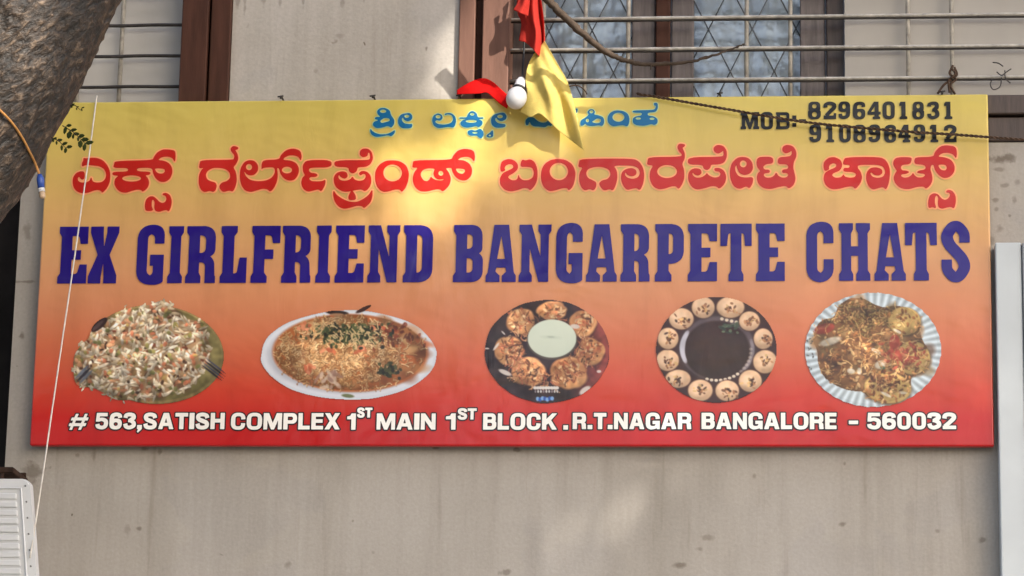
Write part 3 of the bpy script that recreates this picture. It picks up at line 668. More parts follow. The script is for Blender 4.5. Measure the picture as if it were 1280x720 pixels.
# ---- address in heavy sans capitals
def sans(ch, w, t=17.5):
    c = w/2; b = 13.5
    P = {
     'A': [[(c-11, 0), (c+11, 0), (w, 72), (w-18, 72), (w-21, 58), (21, 58), (18, 72), (0, 72)], [(c, 19), (c+7, 45), (c-7, 45)]],
     'T': [[(0, 0), (w, 0), (w, 15), (c+t/2, 15), (c+t/2, 72), (c-t/2, 72), (c-t/2, 15), (0, 15)]],
     'I': [[(0, 0), (w, 0), (w, 72), (0, 72)]],
     'H': [[(0, 0), (t, 0), (t, 27), (w-t, 27), (w-t, 0), (w, 0), (w, 72), (w-t, 72), (w-t, 42), (t, 42), (t, 72), (0, 72)]],
     'M': [[(0, 0), (22, 0), (c, 46), (w-22, 0), (w, 0), (w, 72), (w-15.5, 72), (w-15.5, 26), (c+6.5, 72), (c-6.5, 72), (15.5, 26), (15.5, 72), (0, 72)]],
     'N': [[(0, 0), (17, 0), (w-16, 44), (w-16, 0), (w, 0), (w, 72), (w-17, 72), (16, 28), (16, 72), (0, 72)]],
     'L': [[(0, 0), (t, 0), (t, 57), (w, 57), (w, 72), (0, 72)]],
     'E': [[(0, 0), (w, 0), (w, 14.5), (t, 14.5), (t, 28), (w-3, 28), (w-3, 42), (t, 42), (t, 57.5), (w, 57.5), (w, 72), (0, 72)]],
     'X': [[(1, 0), (21, 0), (c, 22), (w-21, 0), (w-1, 0), (c+11, 35), (w, 72), (w-20, 72), (c, 49), (20, 72), (0, 72), (c-11, 35)]],
     'K': [[(0, 0), (t, 0), (t, 27), (w-20, 0), (w-1, 0), (c+6, 30), (w, 72), (w-20, 72), (c-4, 43), (t, 51), (t, 72), (0, 72)]],
     'P': [[(0, 0), (w, 0, 19), (w, 46, 19), (t, 46), (t, 72), (0, 72)], [(t, 14), (w-16, 14, 8), (w-16, 32, 8), (t, 32)]],
     'R': [[(0, 0), (w-1, 0, 18), (w-1, 40, 12), (w-9, 42), (w-2, 47, 5), (w, 72), (w-17, 72), (w-19, 45, 5), (t, 45), (t, 72), (0, 72)], [(t, 14), (w-17, 14, 8), (w-17, 31, 8), (t, 31)]],
     'B': [[(0, 0), (w-3, 0, 16), (w-3, 34, 10), (w-7, 35), (w, 37, 10), (w, 72, 18), (0, 72)], [(t, 13.5), (w-18, 13.5, 6), (w-18, 28, 6), (t, 28)], [(t, 41), (w-17, 41, 7), (w-17, 58.5, 7), (t, 58.5)]],
     'O': [[(0, -1.5, 27), (w, -1.5, 27), (w, 73.5, 27), (0, 73.5, 27)], [(t, 12.5, 10), (w-t, 12.5, 10), (w-t, 59.5, 10), (t, 59.5, 10)]],
     'C': [[(0, -1.5, 26), (w, -1.5, 24), (w, 26), (w-17, 27), (w-17, 12.5, 9), (t, 12.5, 10), (t, 59.5, 10), (w-17, 59.5, 9), (w-17, 45), (w, 46), (w, 73.5, 24), (0, 73.5, 26)]],
     'G': [[(0, -1.5, 26), (w, -1.5, 24), (w, 25), (w-17, 26), (w-17, 12.5, 9), (t, 12.5, 10), (t, 59.5, 10), (w-17, 59.5, 9), (w-17, 49), (c, 49), (c, 36), (w, 36), (w, 72), (w-10, 72), (w-12, 68), (c, 74, 10), (0, 73.5, 24)]],
     '1': [[(w-18, 0), (w, 0), (w, 72), (w-18, 72), (w-18, 25), (0, 25), (0, 14), (w-24, 11)]],
     '.': [[(0, 55), (w, 55), (w, 72), (0, 72)]],
     ',': [[(0, 55), (w, 55), (w, 72), (4, 88), (0, 84), (6, 72), (0, 72)]],
     '-': [[(0, 0), (w, 0), (w, 72), (0, 72)]],
     '0': [[(0, -1.5, 24), (w, -1.5, 24), (w, 73.5, 24), (0, 73.5, 24)], [(17, 12.5, 7), (w-17, 12.5, 7), (w-17, 59.5, 7), (17, 59.5, 7)]],
     '#': [[(12, 0), (23, 0), (21, 72), (10, 72)], [(w-22, 0), (w-11, 0), (w-13, 72), (w-24, 72)], [(0, 17), (w, 17), (w, 29), (0, 29)], [(0, 43), (w, 43), (w, 55), (0, 55)]],
    }
    if ch in P:
        L = [fillet(q) for q in P[ch]]
        return [[l] for l in L] if ch == '#' else [L]
    if ch == 'S':
        return [[stroke([(w-8, 22), (w-12, 11), (c, 6.3), (12, 10), (8.6, 20), (14, 29), (c, 35.5), (w-12, 43), (w-8.4, 53), (w-13, 62.5), (c, 66), (12, 62), (7.5, 49)], [8.6, 8, 7.6, 8, 8.6, 8.4, 8.8, 8.4, 8.6, 8, 7.6, 8, 8.8])]]
    if ch == '2':
        return [[stroke([(8, 24), (11, 11), (c, 6.3), (w-11, 11), (w-9, 23), (c+3, 41), (10, 60)], [8.8, 8.2, 7.6, 8.4, 8.8, 8, 8])], [fillet([(1, 58), (w, 58), (w, 72), (1, 72)])]]
    if ch == '3':
        return [[stroke([(8, 21), (11, 10), (c, 6.3), (w-12, 11), (w-10, 22), (c, 33.5)], [8.6, 8, 7.6, 8.4, 8.6, 7])], [stroke([(c-6, 34), (c+5, 35.5), (w-9.5, 44), (w-9, 57), (c, 66), (12, 61), (8, 49)], [6.5, 7, 8.6, 8.6, 7.6, 8, 8.8])]]
    if ch == '5':
        return [[fillet([(4, 0), (w-3, 0), (w-3, 14), (17, 14), (16, 26), (16, 38), (1, 38)])], [stroke([(11, 33), (c, 28.5), (w-10, 36), (w-8.5, 52), (w-14, 62), (c, 66), (11, 61), (8, 51)], [6, 7, 8.4, 8.6, 8, 7.4, 8, 8.6])]]
    if ch == '6':
        return [[fillet([(0, 26, 12), (w, 26, 20), (w, 73.5, 22), (0, 73.5, 22)]), np.array(ell(c+.5, 50, c-16.5, 9.5))], [stroke([(8.8, 50), (9, 28), (13, 12), (c+1, 6.3), (w-11, 10), (w-8, 21)], [8.8, 8.8, 8.6, 7.6, 8, 8.6])]]
    return []
SW_ = dict(I=17.5, M=66, A=57, T=47, L=41, E=42, X=54, S=49, C=51, O=55, G=53, N=52, P=48, R=51, B=49, K=55, H=52)
SW_.update({'1': 30, '.': 17, ',': 17, '-': 40, '#': 62})
A_ = []
GROW = .0007
for s, x0, x1, y0, y1 in (('#', 88, 109, 517.5, 537.5), ('563,SATISH', 119.8, 281, 516.3, 536.6), ('COMPLEX', 289, 425, 516.6, 537), ('1', 434, 444.8, 517, 537.3), ('ST', 446.6, 465.6, 509.8, 522.2),
                          ('MAIN', 471, 544.6, 517, 537.2), ('1', 557.4, 569.6, 517, 537.2), ('ST', 572.4, 595.8, 510.6, 524.6), ('BLOCK', 604, 696.2, 517, 537.2), ('.', 704.4, 710.2, 516, 537.2),
                          ('R.T.NAGAR', 716, 864.2, 516.4, 536.6), ('BANGALORE', 877, 1045.6, 516.2, 536.6), ('-', 1061, 1072.6, 526, 530.4), ('560032', 1084, 1195, 516.2, 536.6)):
    a = s2(np.array([x0, x1, (x0+x1)/2, (x0+x1)/2]), np.array([(y0+y1)/2]*2+[y0, y1]))
    gx0, gx1 = a[0, 0]+GROW, a[1, 0]-GROW; gz1, gz0 = a[2, 1]-GROW, a[3, 1]+GROW
    hz = (gz1-gz0)/72; n_ = len(s); gap = 8.5 if len(s) != 2 else 6
    tot = sum(SW_.get(q, 46) for q in s)
    kx = ((gx1-gx0)/hz-gap*(n_-1))/tot; x = gx0
    for q in s:
        w_ = SW_.get(q, 46)*kx
        for g in sans(q, w_):
            L = [np.stack([x+l[:, 0]*hz, gz1-l[:, 1]*hz], 1) for l in map(np.asarray, g)]
            if q == '#': L = [l+np.stack([(l[:, 1]-(gz0+gz1)/2)*.34, 0*l[:, 1]], 1) for l in L]
            A_.append(L)
        x += (w_+gap)*hz
lettering('address_lettering', A_, (236, 233, 228), (40, 22, 28), .0046, grow=GROW, label='white address line with a black outline along the foot of the sign')

# ------------------------------------------------------------------ printed food pictures (flat print: a sheet with colours per vertex)
def vnoise(x, y, sd, px=None):
    """value noise, periodic in x with period px"""
    r = np.random.default_rng(sd); T = r.random((64, 512))
    xi = np.floor(x).astype(int); yi = np.floor(y).astype(int); fx = x-xi; fy = y-yi
    fx = fx*fx*(3-2*fx); fy = fy*fy*(3-2*fy); w_ = px or 64
    g = lambda a, b: T[(a % w_) % 64, b % 512]
    return (g(xi, yi)*(1-fx)+g(xi+1, yi)*fx)*(1-fy)+(g(xi, yi+1)*(1-fx)+g(xi+1, yi+1)*fx)*fy
class Canvas:
    def __init__(s, off, scale, x0, y0, x1, y1, k=1.5):
        s.off, s.sc, s.k = off, scale, k                 # zoom-pixel frame: photograph px = off + z/scale
        s.z0 = (x0, y0); s.u = k/scale
        s.w = int((x1-x0)*s.u)+1; s.h = int((y1-y0)*s.u)+1
        s.a = np.zeros((s.h, s.w, 3)); s.m = np.zeros((s.h, s.w))
        s.yy, s.xx = np.mgrid[0:s.h, 0:s.w].astype(float)
    def stamp(s, cx, cy, rx, ry, ang, col, soft=.25, alpha=1.0, mask=True, shade=0.0):
        cx = (cx-s.z0[0])*s.u; cy = (cy-s.z0[1])*s.u; rx = max(rx*s.u, .45); ry = max(ry*s.u, .45)
        R = max(rx, ry)*1.4+1.5
        i0, i1 = max(0, int(cy-R)), min(s.h, int(cy+R)+2); j0, j1 = max(0, int(cx-R)), min(s.w, int(cx+R)+2)
        if i1 <= i0 or j1 <= j0: return
        X_, Y_ = s.xx[i0:i1, j0:j1]-cx, s.yy[i0:i1, j0:j1]-cy
        c, q = math.cos(ang), math.sin(ang)
        U, V = (X_*c+Y_*q)/rx, (-X_*q+Y_*c)/ry
        d = np.sqrt(U*U+V*V)
        sf = max(soft, .8/min(rx, ry))
        f = np.clip((1+sf/2-d)/sf, 0, 1)*alpha
        col = np.asarray(col, float)
        cc = col[None, None]*(1-shade*np.clip(Y_/ry*.5+U*0+.1, -1, 1))[..., None] if shade else col[None, None]
        s.a[i0:i1, j0:j1] = s.a[i0:i1, j0:j1]*(1-f[..., None])+cc*f[..., None]
        if mask: s.m[i0:i1, j0:j1] = np.maximum(s.m[i0:i1, j0:j1], f)
    def strand(s, x, y, L, ang, bend, r, col, alpha=1.0, mask=False):
        n = 5
        for k in range(n):
            t = k/(n-1)-.5
            a = ang+bend*t
            s.stamp(x+L*t*math.cos(ang)-bend*L*.5*t*t*math.sin(ang)*2, y+L*t*math.sin(ang)+bend*L*.5*t*t*math.cos(ang)*2, L/n*.7, r, a, col, .4, alpha, mask)
    def poly(s, P, col):
        P = chaikin(P, 2); px = s.xx/s.u+s.z0[0]; py = s.yy/s.u+s.z0[1]; ins = np.zeros(px.shape, bool)
        for (ax, ay), (bx, by) in zip(P, np.roll(P, -1, 0)):
            if by == ay: continue
            ins ^= ((ay > py) != (by > py)) & (px < (bx-ax)*(py-ay)/(by-ay)+ax)
        s.a[ins] = col; s.m[ins] = 1; return ins
    def inside(s, x, y, sel):
        i = int((y-s.z0[1])*s.u); j = int((x-s.z0[0])*s.u)
        return 0 <= i < s.h and 0 <= j < s.w and sel[i, j]
    def grade(s, sd, lo=.72, hi=1.22, cell=26.0, mound=None, only=None):
        f = lo+(hi-lo)*(.6*vnoise(s.xx/cell, s.yy/cell, sd)+.4*vnoise(s.xx/cell*2.7, s.yy/cell*2.7, sd+1))
        if mound:
            cx, cy, rx, ry = mound
            zx = s.xx/s.u+s.z0[0]; zy = s.yy/s.u+s.z0[1]
            d = ((zx-cx)/rx)**2+((zy-cy)/ry)**2
            f = np.where(d < 1.3, f*(1.10-.30*np.clip(d, 0, 1.3)), 1.0+0*f)
        if only is not None: f = np.where(only, f, 1.0)
        s.a = s.a*f[..., None]
    def build(s, label):
        p_ = np.pad(s.a, ((1, 1), (1, 1), (0, 0)), 'edge')
        s.a = .52*s.a+.12*(p_[:-2, 1:-1]+p_[2:, 1:-1]+p_[1:-1, :-2]+p_[1:-1, 2:])
        zx = s.xx/s.u+s.z0[0]; zy = s.yy/s.u+s.z0[1]
        P = at(s.off[0]+zx/s.sc, s.off[1]+zy/s.sc, 0.0); P[..., 1] = -.0030
        on = s.m > .5
        q = on[:-1, :-1] & on[1:, :-1] & on[:-1, 1:] & on[1:, 1:]
        idx = np.arange(s.h*s.w).reshape(s.h, s.w)
        F = np.stack([idx[:-1, :-1][q], idx[1:, :-1][q], idx[1:, 1:][q], idx[:-1, 1:][q]], 1)
        used = np.unique(F); remap = np.zeros(s.h*s.w, int); remap[used] = np.arange(len(used)); F = remap[F]
        V = P.reshape(-1, 3)[used]
        me = bpy.data.meshes.new('food_picture')
        me.vertices.add(len(V)); me.vertices.foreach_set('co', V.ravel())
        me.loops.add(F.size); me.loops.foreach_set('vertex_index', F.ravel())
        me.polygons.add(len(F)); me.polygons.foreach_set('loop_start', np.arange(0, F.size, 4)); me.polygons.foreach_set('loop_total', np.full(len(F), 4))
        me.update(); me.validate()
        at_ = me.color_attributes.new('ink', 'FLOAT_COLOR', 'POINT')
        col = np.ones((len(V), 4)); col[:, :3] = np.clip(lin(np.clip(s.a.reshape(-1, 3)[used], 0, 255))/PK, 0, .9)
        at_.data.foreach_set('color', col.ravel())
        o = link('food_picture', me, MAT['photo_ink'], sign); o['label'] = label
        return o
def photo_ink():
    m, nt, b = mat_base('printed_photo_ink', .30, .38)
    a = nt.nodes.new('ShaderNodeVertexColor'); a.layer_name = 'ink'
    nt.links.new(a.outputs[0], b.inputs['Base Color']); banner_bump(nt, b); return m
MAT['photo_ink'] = photo_ink()
U = random.uniform
def pick(cols):
    c = random.choice(cols); j = U(.86, 1.12); return tuple(min(255, v*j) for v in c)

# 1  puffed rice heap on an olive plate with spoon and fork
c = Canvas((60, 360), 4.8, 140, 50, 1080, 720)
c.stamp(640, 400, 418, 298, .05, (176, 150, 98), .02, shade=.12)
c.stamp(640, 396, 400, 282, .05, (120, 112, 70), .03, .9)
c.stamp(980, 400, 70, 200, .0, (150, 138, 92), .6, .7, False)
mound = pl('155 400 200 340 260 285 300 240 380 200 420 170 470 120 520 150 570 110 640 90 690 68 740 100 790 170 850 190 910 200 960 280 970 360 965 430 930 500 880 570 800 620 700 640 640 660 540 660 460 680 390 670 330 630 270 600 200 600 160 570 150 490')
sel = c.poly(mound, (158, 128, 96))
for i in range(60):
    x, y = U(150, 980), U(70, 690)
    if c.inside(x, y, sel): c.stamp(x, y, U(25, 60), U(20, 40), U(0, 3), pick([(70, 48, 38), (150, 120, 80), (120, 112, 72), (176, 128, 92), (96, 66, 50)]), .8, .7, False)
for i in range(1500):
    x, y = U(150, 980), U(60, 690)
    if not c.inside(x, y, sel): continue
    z = random.random(); a = U(0, 3.14)
    if z < .56: col = pick([(222, 208, 186), (208, 194, 168), (232, 222, 204), (196, 176, 146)]); r = (U(14, 30), U(4.5, 8))
    elif z < .74: col = pick([(206, 140, 104), (198, 120, 88), (216, 160, 120)]); r = (U(9, 18), U(6, 11))
    elif z < .86: col = pick([(92, 58, 42), (66, 44, 36), (120, 60, 44)]); r = (U(6, 13), U(4, 8))
    else: col = pick([(150, 142, 84), (116, 116, 70), (188, 160, 96)]); r = (U(8, 16), U(6, 11))
    c.stamp(x+3, y+5, r[0], r[1], a, (104, 76, 56), .6, .5, False)
    c.stamp(x, y, r[0]*1.15, r[1]*1.2, a, col, .5, .92, False, .2)
for i in range(70):
    t = U(0, 6.28); k = random.randrange(len(mound)); x, y = mound[k]
    c.stamp(x+U(-14, 14), y+U(-12, 12), U(12, 20), U(5, 8), U(0, 3), pick([(222, 208, 186), (206, 190, 160)]), .3, 1, True, .15)
c.stamp(308, 222, 62, 24, -.72, (58, 40, 40), .2); c.stamp(300, 226, 42, 11, -.72, (92, 74, 74), .5, .8, False)
for k in range(4): c.stamp(990+k*9, 515-k*13, 80, 5.5, .66, (84, 84, 104) if k % 2 else (48, 44, 60), .3)
for k in range(3): c.stamp(205+k*12, 505+k*14, 55, 9, -.8, (110, 116, 130) if k != 1 else (50, 46, 62), .4)
c.grade(21, .66, 1.30, 18, (600, 330, 480, 340))
c.build('printed picture of white puffed rice snack on an olive plate with fork')

# 2  noodle snack in broth on a white oval plate
c = Canvas((310, 370), 5.12, 55, 40, 1235, 690)
c.poly([(645+U(.985, 1.012)*568*math.cos(t), 380+U(.985, 1.012)*290*math.sin(t)) for t in np.linspace(0, 6.2, 34)], (196, 200, 210))
c.stamp(640, 372, 545, 268, 0, (214, 216, 224), .06, .9, False)
c.stamp(640, 380, 515, 250, 0, (164, 166, 178), .1, .8, False)
c.stamp(655, 366, 497, 250, .02, (170, 98, 56), .05, 1, False)
sel = np.zeros(c.m.shape, bool); zx = c.xx/c.u+55; zy = c.yy/c.u+40
sel = ((zx-655)/485)**2+((zy-362)/242)**2 < 1
for i in range(90):
    x, y = U(160, 1140), U(110, 610)
    if c.inside(x, y, sel): c.stamp(x, y, U(30, 80), U(18, 42), U(-.4, .4), pick([(150, 92, 56), (186, 130, 84), (120, 70, 46), (196, 104, 64), (168, 112, 70)]), .8, .65, False)
for i in range(120):
    x, y = random.gauss(560, 190), random.gauss(340, 100)
    if c.inside(x, y, sel): c.stamp(x, y, U(25, 60), U(14, 32), U(-.5, .5), pick([(200, 160, 112), (186, 144, 98), (208, 172, 126)]), .8, .7, False)
def strands(n, x0, x1, y0, y1, cols, Lr, r, cond):
    for i in range(n):
        x, y = U(x0, x1), U(y0, y1)
        if not c.inside(x, y, sel) or not cond(x, y): continue
        a = U(0, 3.14); b = U(-1.6, 1.6); L = U(*Lr)
        c.strand(x+2, y+5, L, a, b, r, (104, 66, 42), .5)
        c.strand(x, y, L, a, b, r, pick(cols), .95)
heap = lambda x, y: ((x-560)/430)**2+((y-350)/235)**2 < 1 or random.random() < .22
strands(1900, 160, 1140, 110, 600, [(208, 170, 122), (190, 148, 100), (168, 122, 80), (218, 186, 142), (146, 100, 64)], (16, 44), 4.2, heap)
for i in range(170):
    x, y = random.gauss(640, 110), random.gauss(248, 30); c.stamp(x, y, U(8, 24), U(6, 13), U(0, 3), pick([(44, 52, 38), (62, 74, 48), (34, 34, 32), (92, 96, 66)]), .4, .9, False)
for i in range(50):
    x, y = random.gauss(905, 30), random.gauss(470, 22); c.stamp(x, y, U(8, 20), U(6, 13), U(0, 3), pick([(52, 56, 42), (40, 42, 38), (84, 84, 58)]), .4, .9, False)
for i in range(60):
    x, y = random.gauss(930, 90), random.gauss(240, 45); c.stamp(x, y, U(10, 22), U(6, 12), U(0, 3), pick([(130, 62, 44), (100, 52, 40), (168, 96, 66)]), .4, .8, False)
strands(110, 430, 830, 180, 330, [(214, 186, 140), (196, 160, 112)], (22, 44), 4.5, lambda x, y: True)
c.grade(31, .74, 1.24, 24, (640, 330, 500, 260), sel)
for (x, y) in ((360, 195), (510, 340), (830, 210), (720, 350), (400, 470)):
    for k in range(7): c.stamp(x+U(-40, 40), y+U(-22, 22), U(12, 26), U(8, 14), U(0, 3), pick([(206, 118, 82), (190, 96, 66), (214, 140, 104)]), .4, .85, False)
for k in range(26): c.stamp(random.gauss(530, 34), random.gauss(540, 26), U(14, 30), U(8, 14), U(0, 3), pick([(168, 140, 124), (140, 108, 96), (186, 164, 146)]), .5, .8, False)
c.stamp(570, 108, 70, 14, .05, (46, 30, 26), .3); c.stamp(570, 120, 44, 8, .0, (150, 110, 80), .4, 1, False); c.stamp(742, 84, 56, 14, -.45, (58, 32, 26), .3)
c.stamp(640, 640, 40, 12, .1, (92, 100, 62), .4, .9, False)
for i in range(150):
    x, y = random.gauss(650, 105), random.gauss(245, 30); c.stamp(x, y, U(8, 22), U(6, 12), U(0, 3), pick([(40, 46, 34), (58, 68, 46), (34, 34, 32), (86, 92, 60)]), .4, .85, False)
for i in range(60):
    x, y = random.gauss(650, 120), random.gauss(250, 32); c.strand(x, y, U(18, 40), U(0, 3.1), U(-1.5, 1.5), 4.5, (206, 178, 132), .9)
c.build('printed picture of crisp noodle snack with herbs on a white oval plate')

# 3  filled puffs round a bowl on a dark plate
c = Canvas((590, 365), 4.963, 60, 30, 880, 710)
c.poly([(466+390*math.cos(t)*U(.99, 1.01), 370+322*math.sin(t)*U(.99, 1.01)) for t in np.linspace(0, 6.2, 44)], (44, 28, 32))
disc = ((c.xx/c.u+60-466)/386)**2+((c.yy/c.u+30-370)/318)**2 < 1
g = np.clip((c.xx/c.u+60-600)/220, 0, 1)[..., None]*disc[..., None]
c.a = c.a*(1-g)+np.array((138, 62, 54))*g
for i in range(40):
    t, r = U(0, 6.28), U(.6, .95); c.stamp(466+380*r*math.cos(t), 370+310*r*math.sin(t), U(6, 30), U(3, 8), U(0, 3), pick([(30, 18, 22), (82, 44, 42), (60, 36, 38)]), .6, .6, False)
for (x, y, rx, ry) in ((305, 185, 88, 82), (495, 118, 92, 55), (690, 195, 82, 78), (228, 365, 92, 86), (735, 372, 84, 86), (350, 492, 104, 88), (598, 505, 112, 98)):
    c.stamp(x+4, y+8, rx, ry, U(-.4, .4), (60, 34, 30), .3, .8, False)
    for k in range(11):
        t = k*.571+U(-.2, .2); c.stamp(x+rx*.42*math.cos(t), y+ry*.42*math.sin(t), rx*U(.5, .68), ry*U(.5, .68), U(-.4, .4), pick([(198, 142, 94), (206, 152, 104), (188, 130, 86)]), .25, 1, False, .2)
    dx, dy = U(-.2, .2)*rx, U(-.2, .15)*ry
    for k in range(58):
        t, r = U(0, 6.28), math.sqrt(U(0, .55))
        c.stamp(x+dx+rx*r*math.cos(t), y+dy+ry*r*math.sin(t), U(8, 26), U(4, 9), U(0, 3), pick([(160, 84, 58), (190, 116, 78), (110, 68, 46), (206, 160, 112), (218, 184, 140), (84, 52, 40), (186, 128, 84), (172, 112, 72)]), .4, .85, False)
for i in range(260):
    t, r = U(0, 6.28), U(.40, .80); x, y = 466+370*r*math.cos(t), 372+310*r*math.sin(t)
    c.strand(x, y, U(20, 50), U(0, 3.1), U(-1.2, 1.2), U(2.5, 5), pick([(196, 140, 96), (150, 92, 62), (110, 66, 46), (214, 172, 130), (176, 96, 70), (70, 44, 38)]), .8)
c.grade(41, .66, 1.30, 20)
c.stamp(497, 298, 156, 122, 0, (84, 78, 68), .1, .9, False)
c.stamp(497, 290, 150, 118, 0, (196, 204, 188), .03, 1, False, .06); c.stamp(490, 282, 60, 10, .05, (178, 188, 172), .8, .6, False)
c.stamp(490, 280, 22, 5, .05, (150, 160, 146), .8, .7, False)
for (x, y, rx, ry, a) in ((205, 500, 42, 14, .4), (702, 612, 40, 20, -.6), (788, 494, 14, 9, 0), (150, 340, 30, 7, -.9), (92, 352, 16, 5, 0), (195, 255, 16, 5, .8), (640, 215, 30, 14, .1)):
    c.stamp(x, y, rx, ry, a, (206, 196, 190), .4, .9, False)
for k in range(9): c.stamp(392+k*17, 596, 12, 10, 0, (206, 200, 196), .3, 1, False); c.stamp(394+k*17, 618, 6, 9, 0, (188, 184, 184) if k % 3 else (120, 110, 116), .3, 1, False)
for k in range(7): c.stamp(408+k*15, 664+4*math.sin(k*2), 11, 13, 0, (40, 78, 160) if k % 2 else (120, 160, 210), .4, .95, False)
c.build('printed picture of filled puffs around a pale bowl on a dark plate')

# 4  hollow puffs in a ring round a bowl of dark water
c = Canvas((805, 365), 4.967, 55, 20, 850, 705)
c.stamp(450, 360, 376, 330, 0, (56, 30, 28), .02)
c.stamp(455, 352, 246, 212, 0, (58, 40, 42), .06, 1, False); c.stamp(455, 350, 232, 198, 0, (112, 100, 106), .06, .5, False)
c.stamp(452, 362, 205, 182, 0, (48, 28, 24), .08, 1, False); c.stamp(430, 330, 120, 110, 0, (62, 38, 30), .8, .6, False)
for k in range(16):
    t = 2.75+.9*k/15; c.stamp(452+214*math.cos(t), 352+186*math.sin(t), 17-abs(k-8)*.6, 22, t, (182, 180, 192), .5, .75, False)
for k in range(14):
    t = -.25+.95*k/13; c.stamp(455+220*math.cos(t), 356+190*math.sin(t), 12, 18, t, (138, 128, 134), .6, .5, False)
for k in range(15):
    t = 1.86-k*.135; c.stamp(452+212*math.cos(t), 362+188*math.sin(t), 11, 9, 0, (222, 206, 184), .4, .95 if k < 8 else .35, False, .2)
for k in range(4): c.stamp(484+k*30, 168+k*7, 11, 10, 0, (214, 196, 172), .4, .9, False)
for k in range(22): c.stamp(random.gauss(525, 32), random.gauss(222, 15), U(8, 26), U(5, 11), U(-.8, .6), pick([(66, 76, 60), (88, 102, 80), (44, 48, 42)]), .4, .9, False)
for (x, y, rx, ry) in ((368, 98, 71, 66), (537, 96, 86, 66), (655, 182, 64, 60), (740, 292, 58, 64), (752, 434, 74, 72), (660, 554, 71, 68), (517, 614, 73, 64), (350, 612, 76, 66), (212, 540, 78, 56), (147, 425, 70, 66), (150, 290, 64, 66), (232, 168, 76, 66)):
    c.stamp(x, y, rx+5, ry+5, 0, (70, 42, 34), .2, .9, False); c.stamp(x, y, rx, ry, 0, (206, 168, 134), .12, 1, False, .30)
    c.stamp(x-8, y-8, rx*.66, ry*.6, 0, (226, 194, 162), .7, .7, False)
    dx, dy = U(-8, 14), U(-6, 12)
    for k in range(20): c.stamp(x+dx+random.gauss(0, rx*.24), y+dy+random.gauss(0, ry*.24), U(6, 15), U(4, 9), U(0, 3), pick([(96, 60, 42), (130, 84, 58), (178, 124, 84), (60, 40, 34), (206, 168, 112)]), .4, .85, False)
c.grade(51, .88, 1.12, 18)
c.build('printed picture of hollow puffs ringed around a bowl of dark water')

# 5  topped crackers on a pleated paper plate
c = Canvas((995, 360), 4.8, 45, 15, 890, 720)
c.poly([(462+(408+5*(k % 2))*math.cos(2*math.pi*k/72), 372+(342+5*(k % 2))*math.sin(2*math.pi*k/72)) for k in range(72)], (196, 204, 210))
px_, py_ = c.xx/c.u+45-462, c.yy/c.u+15-372
th = np.arctan2(py_/342, px_/408); rr = np.sqrt((px_/408)**2+(py_/342)**2)
pleat = .5+.5*np.sin(th*52)
c.a = np.array((216, 220, 222))*(1-.26*pleat[..., None]*np.clip((rr-.55)*3, 0, 1)[..., None])*np.where(rr[..., None] > .95, .96, 1)
c.a *= np.array((.95, .99, 1.02))
food = pl('120 230 160 190 230 180 250 110 320 60 400 60 470 100 530 120 590 105 680 120 740 180 745 270 760 320 800 380 800 450 760 510 690 530 690 600 640 660 540 690 450 670 400 620 330 620 240 590 160 530 130 450 130 380 100 320')
sel = c.poly(food, (122, 84, 52))
for i in range(120):
    x, y = U(100, 810), U(60, 690)
    if c.inside(x, y, sel): c.stamp(x, y, U(24, 60), U(18, 40), U(0, 3), pick([(160, 112, 70), (120, 84, 54), (86, 58, 42), (176, 130, 86), (134, 108, 70)]), .7, .7, False)
for (x, y, rx, ry) in ((550, 600, 140, 92), (700, 420, 104, 100), (650, 200, 98, 84)):
    c.stamp(x+3, y+8, rx+4, ry+4, .1, (84, 60, 38), .2, .8); c.stamp(x, y, rx, ry, .1, (190, 158, 96), .08, 1, True, .2)
def crumbs(n, cols, rl, rs, cx=None):
    for i in range(n):
        x, y = (U(100, 810), U(50, 690)) if cx is None else (random.gauss(cx[0], cx[2]), random.gauss(cx[1], cx[2]*.7))
        if c.inside(x, y, sel):
            a = U(0, 3.14); r1, r2 = U(*rl), U(*rs)
            c.stamp(x+2, y+4, r1, r2, a, (72, 46, 32), .5, .5, False); c.stamp(x, y, r1, r2, a, pick(cols), .35, .92, False, .15)
crumbs(560, [(206, 156, 100), (184, 124, 72), (150, 96, 56), (216, 178, 124), (112, 72, 46)], (7, 19), (4, 9))
crumbs(200, [(140, 116, 66), (170, 140, 84), (104, 84, 50), (190, 160, 100)], (6, 15), (3, 7), (390, 170, 90))
crumbs(70, [(120, 70, 44), (90, 54, 38), (180, 120, 76)], (8, 18), (5, 10), (540, 565, 46))
crumbs(60, [(176, 84, 62), (200, 124, 88), (150, 66, 50)], (10, 22), (6, 11), (650, 400, 55))
for (x, y, rx, ry, a) in ((170, 245, 62, 30, -.25), (590, 325, 30, 44, .2), (600, 410, 40, 30, .3), (690, 432, 40, 20, -.2)):
    c.stamp(x, y, rx, ry, a, (158, 66, 50), .25, .95, False, .2); c.stamp(x-6, y-8, rx*.6, ry*.3, a, (190, 104, 80), .6, .8, False)
for (x, y, rx, ry) in ((205, 322, 66, 22), (505, 462, 34, 24), (330, 500, 24, 16), (380, 500, 14, 20), (610, 262, 30, 8), (540, 640, 34, 9), (640, 630, 26, 8), (480, 380, 30, 12)):
    c.stamp(x, y, rx, ry, U(-.3, .5), (214, 202, 182), .4, .9, False)
c.stamp(520, 478, 16, 9, .2, (70, 104, 84), .4, .9, False)
sel &= True
for i in range(240):
    x, y = U(110, 780), U(60, 680)
    if c.inside(x, y, sel): c.strand(x, y, U(24, 60), U(0, 3.1), U(-1.5, 1.5), 3, pick([(222, 184, 124), (198, 150, 92), (170, 120, 70)]), .85)
c.grade(61, .60, 1.30, 20, (450, 370, 400, 330), sel)
